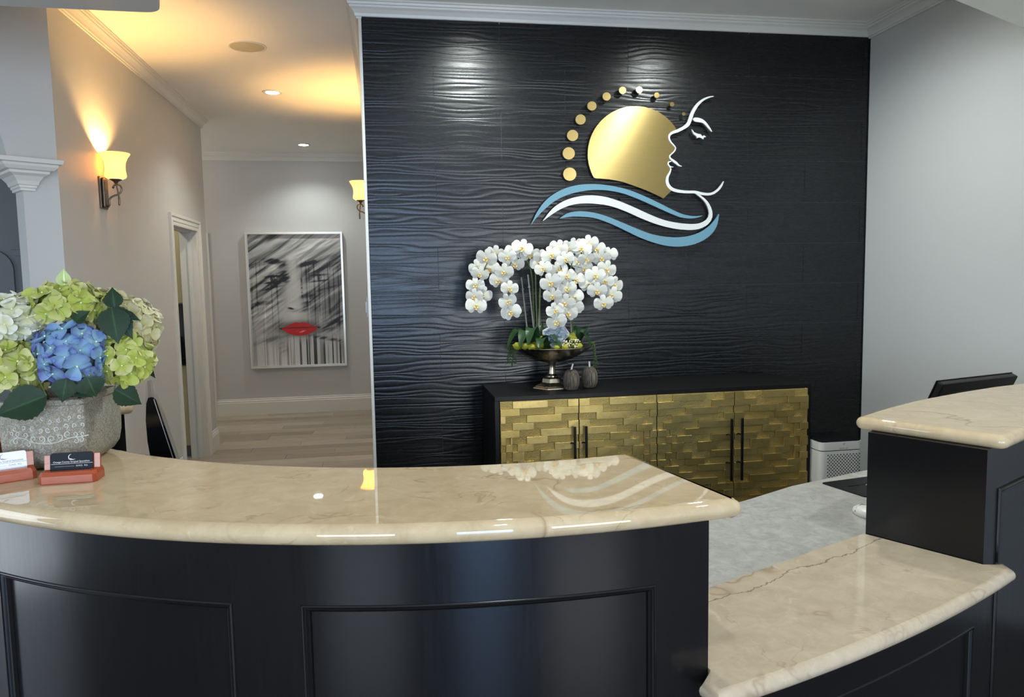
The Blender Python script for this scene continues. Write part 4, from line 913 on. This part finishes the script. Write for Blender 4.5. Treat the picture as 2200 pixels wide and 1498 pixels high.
# ------------------------------------------------------------------ planter of hydrangeas on the near counter
PX, PY, HX, HY = -.845, 2.085, .098, .130
pl = thing('stone_planter', 'carved grey stone planter with pale scrolls on the near marble counter', 'planter', (PX, PY, ZT))
def rrect(hx, hy, r, z, k=4):
    out = []
    for cx, cy, a0 in ((hx-r, hy-r, 0), (-hx+r, hy-r, 90), (-hx+r, -hy+r, 180), (hx-r, -hy+r, 270)):
        for i in range(k+1): a = math.radians(a0+90*i/k); out.append((PX+cx+r*math.cos(a), PY+cy+r*math.sin(a), ZT+z))
    return out
bm = B(); rings = []
for z, f in ((0, .62), (.003, .72), (.012, .84), (.030, .945), (.060, .99), (.095, 1.0), (.130, .985), (.158, .955), (.164, .955), (.167, .99), (.178, .99), (.180, .97), (.180, .90), (.150, .88)):
    rings.append([bm.verts.new(p) for p in rrect(HX*f, HY*f, .010, z)])
for a, b in zip(rings, rings[1:]):
    n = len(a)
    for i in range(n): bm.faces.new([a[i], a[(i+1) % n], b[(i+1) % n], b[i]])
bm.faces.new(rings[0]); bm.faces.new(rings[-1]); put('bowl_body', bm, M['vase'], pl, smooth=True)
def curl(cx, cy, r, a0, turns, sgn=1): return [(cx+r*(1-.75*i/14)*math.cos(a0+sgn*turns*2*PI*i/14), cy+r*(1-.75*i/14)*math.sin(a0+sgn*turns*2*PI*i/14)) for i in range(15)]
CV = [[(1190, 715), (1080, 740), (960, 752), (860, 785), (740, 822), (620, 838), (500, 828), (420, 815), (340, 775), (240, 752), (170, 770), (130, 830)]]
for q in ((690, 770, 52, 1.6, 1.3, 1), (560, 775, 48, 1.2, 1.2, -1), (450, 770, 40, 1.7, 1.1, 1), (340, 720, 36, 1.6, 1.1, -1), (215, 810, 44, -1.2, 1.1, -1), (240, 705, 34, 1.4, 1.1, 1), (800, 745, 44, 1.5, 1.1, -1), (905, 705, 46, 1.8, 1.1, 1), (1020, 795, 40, -1.4, 1.1, 1), (1090, 780, 34, -1.4, 1., 1), (1010, 705, 36, 1.6, 1., -1), (1110, 700, 28, 1.6, 1., 1), (380, 850, 34, -1.4, 1., 1), (640, 650, 40, .5, 1.1, 1), (540, 660, 34, 2, 1.1, -1), (760, 640, 36, 2, 1.1, 1), (880, 600, 36, 1, 1.1, -1), (1000, 590, 34, 2, 1.1, 1), (1100, 580, 30, 1, 1, -1), (430, 630, 34, 1, 1.1, 1), (310, 620, 32, 2, 1, -1), (200, 640, 30, 1, 1, 1), (660, 540, 32, 2, 1, -1), (560, 500, 28, 1, 1, 1), (780, 520, 30, 1, 1, 1), (920, 480, 28, 2, 1, -1), (1060, 470, 28, 1, 1, 1), (150, 700, 28, 1, 1, -1)): CV.append(curl(*q))
for cv in CV:
    P = [at_y(x/6.243, 820+y/6.243, PY-HY+.0005) for x, y in cv]
    for p in P:
        z = p.z-ZT; p.y = PY-HY*float(np.interp(z, [.012, .03, .06, .095, .13, .158], [.84, .945, .99, 1, .985, .955]))+.0004
    P = smooth_path(P, 4); put('scroll_relief', tube(B(), P, [.0014-.0006*i/len(P) for i in range(len(P))], 6), M['relief'], pl, smooth=True)
put('soil', box(B(), PX-HX*.86, PX+HX*.86, PY-HY*.86, PY+HY*.86, ZT+.14, ZT+.155), M['gourd'], pl)
def floret_mesh(m):
    bm = B(); lay = bm.verts.layers.float.new('rad')
    for i in range(4): petal(bm, lay, .036*random.uniform(.92, 1.06), .030, math.radians(90*i+random.uniform(-8, 8)), .0004*(i % 2), random.uniform(-.25, .45), random.uniform(-.012, .010), .0030, 5, 6, p=.55, q=3.6)
    lathe(bm, [(0, -.001), (.0032, .0008), (.0022, .0036), (0, .0045)], (0, 0, 0), 6, mi=1); return mesh_of('floret', bm, [M[m], M['eye']])
FL = {m: [floret_mesh(m) for _ in range(5)] for m in ('p_white', 'p_cream', 'p_lime', 'p_blue')}
def leaf(bm, base, tip, wd, nrm, curl=.0, fold=.25, serr=.06):
    base, tip = Vector(base), Vector(tip); d = tip-base; n_2 = Vector(nrm).normalized(); side = d.cross(n_2).normalized(); n_2 = side.cross(d).normalized(); lay = bm.verts.layers.float.get('rad') or bm.verts.layers.float.new('rad')
    def fn(u, v):
        q = u*2-1; h_ = wd*1.12*max(.0, math.sin(PI*v**.70))**(.80 if v < .45 else 1.25)*(1+serr*math.sin(v*55)*abs(q)**3)+.0005
        return base+d*v+side*h_*q+n_2*(abs(q)*h_*fold-curl*v*v+.0)
    grid(bm, fn, 8, 22, 0, lay, lambda u, v: abs(u*2-1))
def hydrangea(label, c, rr, kind, n, lv=(), scale=1.0, lo=-.75):
    foot = Vector((PX+(c[0]-PX)*.3, PY+(c[1]-PY)*.3, ZT+.15)); cV = Vector(c); t = thing('hydrangea_stem', label, 'flower', foot)
    put('stem', tube(B(), smooth_path([foot, foot*.5+cV*.5+Vector((0, 0, .01)), cV], 4), .004, 6), M['stem'], t, smooth=True)
    bm = B(); lathe(bm, [(0, -.72)]+[(.72*math.sin(a), -.72*math.cos(a)) for a in np.linspace(.3, PI-.3, 7)]+[(0, .72)], (0, 0, 0), 12, cap=False)
    for v in bm.verts: v.co = cV+Vector((v.co.x*rr[0], v.co.y*rr[1], v.co.z*rr[2]))
    put('flower_core', bm, M[kind], t, smooth='all')
    ga = PI*(3-math.sqrt(5))
    for i in range(n):
        zz = 1-2*(i+.5)/n
        if zz < lo: continue
        r_ = math.sqrt(1-zz*zz); a = ga*i+random.uniform(-.15, .15); nv = Vector((r_*math.cos(a), r_*math.sin(a), zz))
        if nv.y > .75: continue
        p = cV+Vector((nv.x*rr[0], nv.y*rr[1], nv.z*rr[2]))*random.uniform(.84, .98)
        N3 = Vector((nv.x/rr[0], nv.y/rr[1], nv.z/rr[2])).normalized()+Vector((random.uniform(-.3, .3), random.uniform(-.3, .1), random.uniform(-.25, .3)))
        Mw = Matrix.Translation(p) @ basis(N3).to_4x4() @ Matrix.Rotation(random.random()*PI, 4, 'Z') @ Matrix.Scale(scale*random.uniform(.85, 1.1), 4)
        child('floret', random.choice(FL[kind]), t, foot, Mw)
    for (x0, y0), (x1, y1), Y0, Y1, wpx, fo, mt in lv:
        a, b = at_y(x0, y0, Y0), at_y(x1, y1, Y1); bm = B(); leaf(bm, a, b, wpx/2/FPX*(Y0+Y1)/2*1.05, (.2, -1, .35), .01, fo); o_ = put('leaf', bm, M[mt], t, smooth='all')
        put('leaf_stalk', tube(B(), smooth_path([cV+(a-cV)*.35, a*.5+cV*.5+Vector((0, -.008, .0)), a], 3), .0016, 5), M['stem'], t) if (a-cV).length > .05 else None
def hc(x, y, Y): p = at_y(x, y, Y); return (p.x, p.y, p.z)
hydrangea('white hydrangea head at the left of the planter', hc(28, 690, 2.03), (.080, .078, .066), 'p_white', 44, [((100, 850), (-16, 893), 1.93, 1.91, 60, .2, 'leaf')], .82)
hydrangea('lime green hydrangea head at the top of the planter', hc(140, 654, 2.06), (.088, .080, .052), 'p_lime', 40, [((139, 615), (135, 577), 2.04, 2.04, 22, .5, 'leaf_pale'), ((160, 690), (188, 668), 1.99, 1.98, 22, .2, 'leaf')], .86, -.6)
hydrangea('cream hydrangea head at the right of the planter, behind the lime one', hc(280, 703, 2.15), (.072, .075, .078), 'p_cream', 44, [((262, 672), (301, 687), 2.06, 2.06, 14, .3, 'leaf'), ((296, 782), (319, 766), 2.08, 2.08, 8, .3, 'leaf'), ((311, 784), (336, 815), 2.08, 2.1, 10, .3, 'leaf')], .84)
hydrangea('cream hydrangea head behind the top green one', hc(225, 668, 2.16), (.062, .06, .056), 'p_cream', 30, [((240, 662), (253, 738), 2.02, 2.0, 50, .12, 'leaf'), ((243, 660), (285, 728), 2.03, 2.02, 36, .15, 'leaf'), ((246, 661), (240, 617), 2.03, 2.03, 30, .35, 'leaf')], .82)
hydrangea('lime green hydrangea head at the lower right of the planter', hc(264, 774, 2.07), (.066, .07, .072), 'p_lime', 42, [((246, 836), (306, 869), 2.03, 2.05, 40, .15, 'leaf')], .80)
hydrangea('blue hydrangea head at the front of the planter', hc(148, 768, 2.02), (.088, .085, .084), 'p_blue', 52, [((143, 815), (131, 865), 1.94, 1.93, 40, .15, 'leaf'), ((188, 812), (206, 853), 1.94, 1.94, 46, .15, 'leaf'), ((165, 830), (198, 852), 1.955, 1.95, 26, .15, 'leaf')], .86)
hydrangea('lime green hydrangea head at the lower left of the planter', hc(30, 795, 1.99), (.074, .07, .060), 'p_lime', 40, [], .88)

# ------------------------------------------------------------------ card holders
def holder(name, label, loc, rz, card_m, ink, has_card=True):
    t = thing(name, label, 'card holder', loc, (0, 0, rz), group='mahogany card holders')
    bm = B(); P = round_corners([(-.063, 0), (.063, 0), (.063, .060), (-.063, .060)], [.009, .009, .004, .004], 1)
    rings = []
    for ins, z in ((.001, 0), (0, .002), (0, .019), (.006, .0275), (.024, .0275), (.024, .015)):
        rings.append([bm.verts.new((a*(1-ins*.7/.063), ins*.9+b*(1-ins*1.2/.06), z)) for a, b in P])
    for a, b in zip(rings, rings[1:]):
        for i in range(len(a)): bm.faces.new([a[i], a[(i+1) % len(a)], b[(i+1) % len(a)], b[i]])
    bm.faces.new(rings[0]); bm.faces.new(rings[-1])
    put('base', bm, M['mahogany'], t, local=True)
    ta = math.radians(9); up_ = lambda y, z: (y+z*math.sin(ta), z*math.cos(ta))
    bm = B(); pr = [up_(.033, .012), up_(.041, .012), up_(.041, .061), up_(.033, .061)]; prism(bm, pr, lambda a, b, d: (-.060+d, a, b), .120); put('back_rest', bm, M['mahogany'], t, local=True)
    if has_card:
        cd = thing('business_card', ('black' if card_m == 'card_black' else 'white')+' business card stack standing in the '+('right' if card_m == 'card_black' else 'left')+' mahogany card holder', 'card', WM[t] @ Vector((0, 0, 0)), (0, 0, rz), group='business cards')
        P = round_corners([(-.046, .0155), (.046, .0155), (.046, .066), (-.046, .066)], [0, 0, .006, .006], 4)
        bm = B(); prism(bm, P, lambda a, b, d: (a, .0325-d+b*math.sin(ta), b*math.cos(ta)), .005); put('card_stack', bm, M[card_m], cd, local=True)
        def put_text(body, sz, zz, nm):
            me = text_mesh(body, sz); me.transform(Matrix.Translation((0, .0270+zz*math.sin(ta), zz*math.cos(ta))) @ Matrix.Rotation(PI/2-ta, 4, 'X')); put(nm, me, M[ink], cd, local=True)
        put_text('Orange County Surgical Specialists', .0056, .0435, 'lettering'); put_text('———— ————   D.M.D.  M.S.', .0050, .0335, 'lettering')
        bm = B(); zz = .0405; prism(bm, [(-.044, zz), (.046, zz), (.046, zz+.0007), (-.044, zz+.0007)], lambda a, b, d: (a, .0273-d+b*math.sin(ta), b*math.cos(ta)), .0003); put('rule_line', bm, M[ink], cd, local=True)
        bm = B(); ar = [(.007*math.cos(a), .056+.007*math.sin(a)) for a in np.linspace(1.7, 5.0, 14)]; ar2 = [(.0010+.0063*math.cos(a), .056+.0065*math.sin(a)) for a in np.linspace(5.0, 1.7, 14)]
        prism(bm, ar+ar2, lambda a, b, d: (a, .0273-d+b*math.sin(ta), b*math.cos(ta)), .0003); put('emblem', bm, M[ink], cd, local=True)
        bm = B(); prism(bm, [(-.007, .0515), (-.002, .053), (.004, .0505), (.009, .0515), (.004, .0490), (-.001, .0505)], lambda a, b, d: (a, .0273-d+b*math.sin(ta), b*math.cos(ta)), .0003); put('emblem_wave', bm, M[ink], cd, local=True)
    return t
ha, hb = at_z(83, 1044, ZT), at_z(205, 1036, ZT); mid = (ha+hb)/2
holder('card_holder', 'glossy mahogany card holder with black business cards, nearest the planter corner', mid, math.atan2(hb.y-ha.y, hb.x-ha.x), 'card_black', 'ink_silver')
la, lb2 = at_z(0, 1040, ZT), at_z(81, 1028, ZT); u = (lb2-la).normalized()
holder('card_holder', 'glossy mahogany card holder with white business cards at the left edge', lb2-u*.063, math.atan2(u.y, u.x), 'card_white', 'ink_grey')
t = thing('mahogany_box', 'dark mahogany box cut off at the left edge behind the white cards', 'box', (-1.035, 2.02, ZT))
put('box_body', box(B(), -1.10, -.972, 1.97, 2.07, ZT, ZT+.062, .004), M['mahogany'], t); put('lid', box(B(), -1.104, -.968, 1.966, 2.074, ZT+.063, ZT+.074, .004), M['mahogany'], t)

# ------------------------------------------------------------------ screens, keyboard pad, mouse
YM = 2.5; vd = Vector((-.29, .957, 0)).normalized()
def mp(x, y): p = at_y(x, y, YM); return (p.x, p.z)
t = thing('computer_monitor', 'glossy black monitor seen edge-on behind the near counter', 'monitor', (mp(340, 985)[0]-.05, YM+.24, .735))
prf = [mp(326, 853), mp(331, 855), mp(341, 884), mp(374, 984), mp(396, 1050), mp(372, 1050), mp(326, 1000), mp(317, 950), mp(313, 905), mp(314, 868), mp(318, 855)]
def ext(a, b, d): return (a+vd.x*d, YM+vd.y*d, b)
bm = B(); prism(bm, prf, ext, .48); put('housing', bm, M['black_gloss'], t)
bm = B(); fr = [mp(330, 856), mp(335, 858), mp(378, 984), mp(400, 1050), mp(397, 1050)]; prism(bm, fr, lambda a, b, d: ext(a, b, d-.002), .484); put('screen', bm, M['screen'], t)
bm = B(); fr = [mp(329.5, 858), mp(331.2, 858), mp(372.5, 984), mp(370.8, 984)]; prism(bm, fr, lambda a, b, d: ext(a, b, d-.004), .006); put('silver_edge', bm, M['frame'], t)
q = mp(376, 1030); bm = B(); prism(bm, [(q[0]-.06, .735), (q[0]+.06, .735), (q[0]+.06, .745), (q[0]-.005, .748), (q[0]-.012, q[1]), (q[0]-.04, q[1]), (q[0]-.03, .748), (q[0]-.06, .745)], lambda a, b, d: ext(a, b, d+.15), .18); put('stand', bm, M['black'], t)
pa = at_y(2027, 827, 2.72); ux = Vector((.963, .27, 0)).normalized(); uy = Vector((-.27, .963, 0)).normalized(); Wm, tilt = .515, math.radians(24)
t = thing('computer_monitor', 'black monitor seen from behind over the high right marble counter', 'monitor', (pa.x+.22, 2.83, .735))
dn = (uy*math.sin(tilt)+Vector((0, 0, -math.cos(tilt)))); nf = (uy*math.cos(tilt)+Vector((0, 0, math.sin(tilt))))
def mpt(a, b, d): return pa+ux*a+dn*b+nf*d
def mbox(bm, a0, a1, b0, b1, d0, d1, r=.002):
    n0 = set(bm.verts); box(bm, a0, a1, b0, b1, d0, d1, r)
    for v in bm.verts:
        if v not in n0: v.co = mpt(*v.co)
    return bm
put('housing', mbox(B(), 0, Wm, 0, .30, 0, .030, .006), M['black'], t); put('bezel', mbox(B(), -.001, Wm+.001, -.001, .301, .030, .036, .002), M['black'], t)
put('screen', mbox(B(), .006, Wm-.006, .006, .29, .0362, .0372, 0), M['screen'], t); put('vent_slot', mbox(B(), .085, .40, .040, .046, -.0012, .001, 0), M['black_gloss'], t)
bm = B(); c = mpt(Wm/2, .22, .0); obox(bm, (c.x, c.y), ux, uy, -.03, .03, -.010, .010, .747, c.z, .003); put('neck', bm, M['black'], t)
bm = B(); obox(bm, (c.x, c.y), ux, uy, -.10, .10, -.07, .06, .7352, .748, .004); put('foot', bm, M['black'], t)
A = at_z(1764.5, 1038, .7375); d1 = Vector((.985, .17, 0)).normalized(); d2 = Vector((.22, -.975, 0)).normalized()
P = [A, A+d1*.40, A+d1*.40+d2*.215, A+d2*.215]; P = round_corners([(p.x, p.y) for p in P], .012, 5); bm = B(); prism(bm, P, lambda a, b, d: (a, b, .7352+d), .004)
t = thing('desk_pad', 'flat black pad with a thin raised line on the grey staff desk', 'desk pad', (A.x+.2, A.y-.08, .735)); put('pad', bm, M['black'], t)
bm = B(); s0 = A+d2*.085; prism(bm, [(p.x, p.y) for p in (s0+d1*.05, s0+d1*.36, s0+d1*.36+d2*.003, s0+d1*.05+d2*.003)], lambda a, b, d: (a, b, .7392+d), .0012); put('raised_line', bm, M['black_gloss'], t)
bm = B(); s0 = A+d2*.092+d1*.13; prism(bm, [(p.x, p.y) for p in (s0, s0+d1*.03, s0+d1*.03+d2*.004, s0+d2*.004)], lambda a, b, d: (a, b, .7392+d), .0008); put('white_mark', bm, M['white_plastic'], t)
mc = at_z(1860, 1102, .745); t = thing('computer_mouse', 'white computer mouse peeking out behind the dark counter end', 'mouse', (mc.x, mc.y, .735))
bm = B(); lathe(bm, [(.030, 0), (.033, .006), (.031, .018), (.022, .028), (.010, .032), (0, .033)], (mc.x, mc.y, .7355), 28, sy=1.75); put('shell', bm, M['white_plastic'], t, smooth=True)
put('button_gap', tube(B(), [(mc.x-.034, mc.y+.012, .748), (mc.x-.02, mc.y+.02, .762), (mc.x, mc.y+.022, .769), (mc.x+.02, mc.y+.02, .762)], .0009, 5), M['black'], t)

# ------------------------------------------------------------------ air purifier beside the sideboard
AY = 3.745; ax0 = at_y(1763, 968, AY).x; AW = .262; az = at_y(1800, 949, AY).z; ab = at_y(1800, 968.5, AY).z
t = thing('air_purifier', 'white air purifier tower with a perforated front beside the sideboard', 'air purifier', (ax0+AW/2, AY+.13, 0))
def rsq(bm, x0, x1, y0, y1, r, z0, z1): P = round_corners([(x0, y0), (x1, y0), (x1, y1), (x0, y1)], r, 8); prism(bm, P, lambda a, b, d: (a, b, z0+d), z1-z0); return bm
put('body', rsq(B(), ax0, ax0+AW, AY, AY+.26, .035, .02, ab-.0025), M['white_plastic'], t, smooth=True); put('shadow_gap', rsq(B(), ax0+.005, ax0+AW-.005, AY+.005, AY+.255, .03, ab-.0025, ab+.0025), M['black'], t)
put('base_ring', rsq(B(), ax0+.01, ax0+AW-.01, AY+.01, AY+.25, .03, 0, .02), M['black'], t)
put('top_band', rsq(B(), ax0, ax0+AW, AY, AY+.26, .035, ab+.0025, az-.003), M['white_plastic'], t, smooth=True); put('top_panel', rsq(B(), ax0+.003, ax0+AW-.003, AY+.003, AY+.257, .033, az-.003, az), M['black_gloss'], t)
bm = B(); gx0, gx1 = at_y(1779, 980, AY).x, at_y(1846.5, 980, AY).x; gz1 = at_y(1800, 977.5, AY).z; nc = 11; px_ = (gx1-gx0)/(nc-1); rowi = 0; z = gz1
while z > .12:
    for c_ in range(nc if rowi % 2 == 0 else nc-1):
        x = gx0+px_*(c_+(.5 if rowi % 2 else 0)); vs = [bm.verts.new((x+.0040*math.cos(2*PI*i/8), AY-.0006, z+.0040*math.sin(2*PI*i/8))) for i in range(8)]; bm.faces.new(vs)
    rowi += 1; z -= px_*.5
put('grille_holes', bm, M['black'], t, kind='stuff')
lx = at_y(1813, 955, AY).x; lz = at_y(1813, 954.5, AY).z; bm = B()
for i in range(3):
    a0 = i*2.1; P = [(.0062*math.cos(a), .0062*math.sin(a)) for a in np.linspace(a0, a0+1.5, 6)]+[(.0018*math.cos(a0+2.3), .0018*math.sin(a0+2.3))]; prism(bm, P, lambda a, b, d: (lx+a, AY-.0003-d, lz+b), .0003)
put('emblem', bm, M['ink_grey'], t, kind='stuff')
me = text_mesh('MEDIFY AIR', .0105); me.transform(Matrix.Translation((lx, AY-.0005, at_y(1813, 964.8, AY).z)) @ Matrix.Rotation(PI/2, 4, 'X')); put('lettering', me, M['ink_grey'], t)
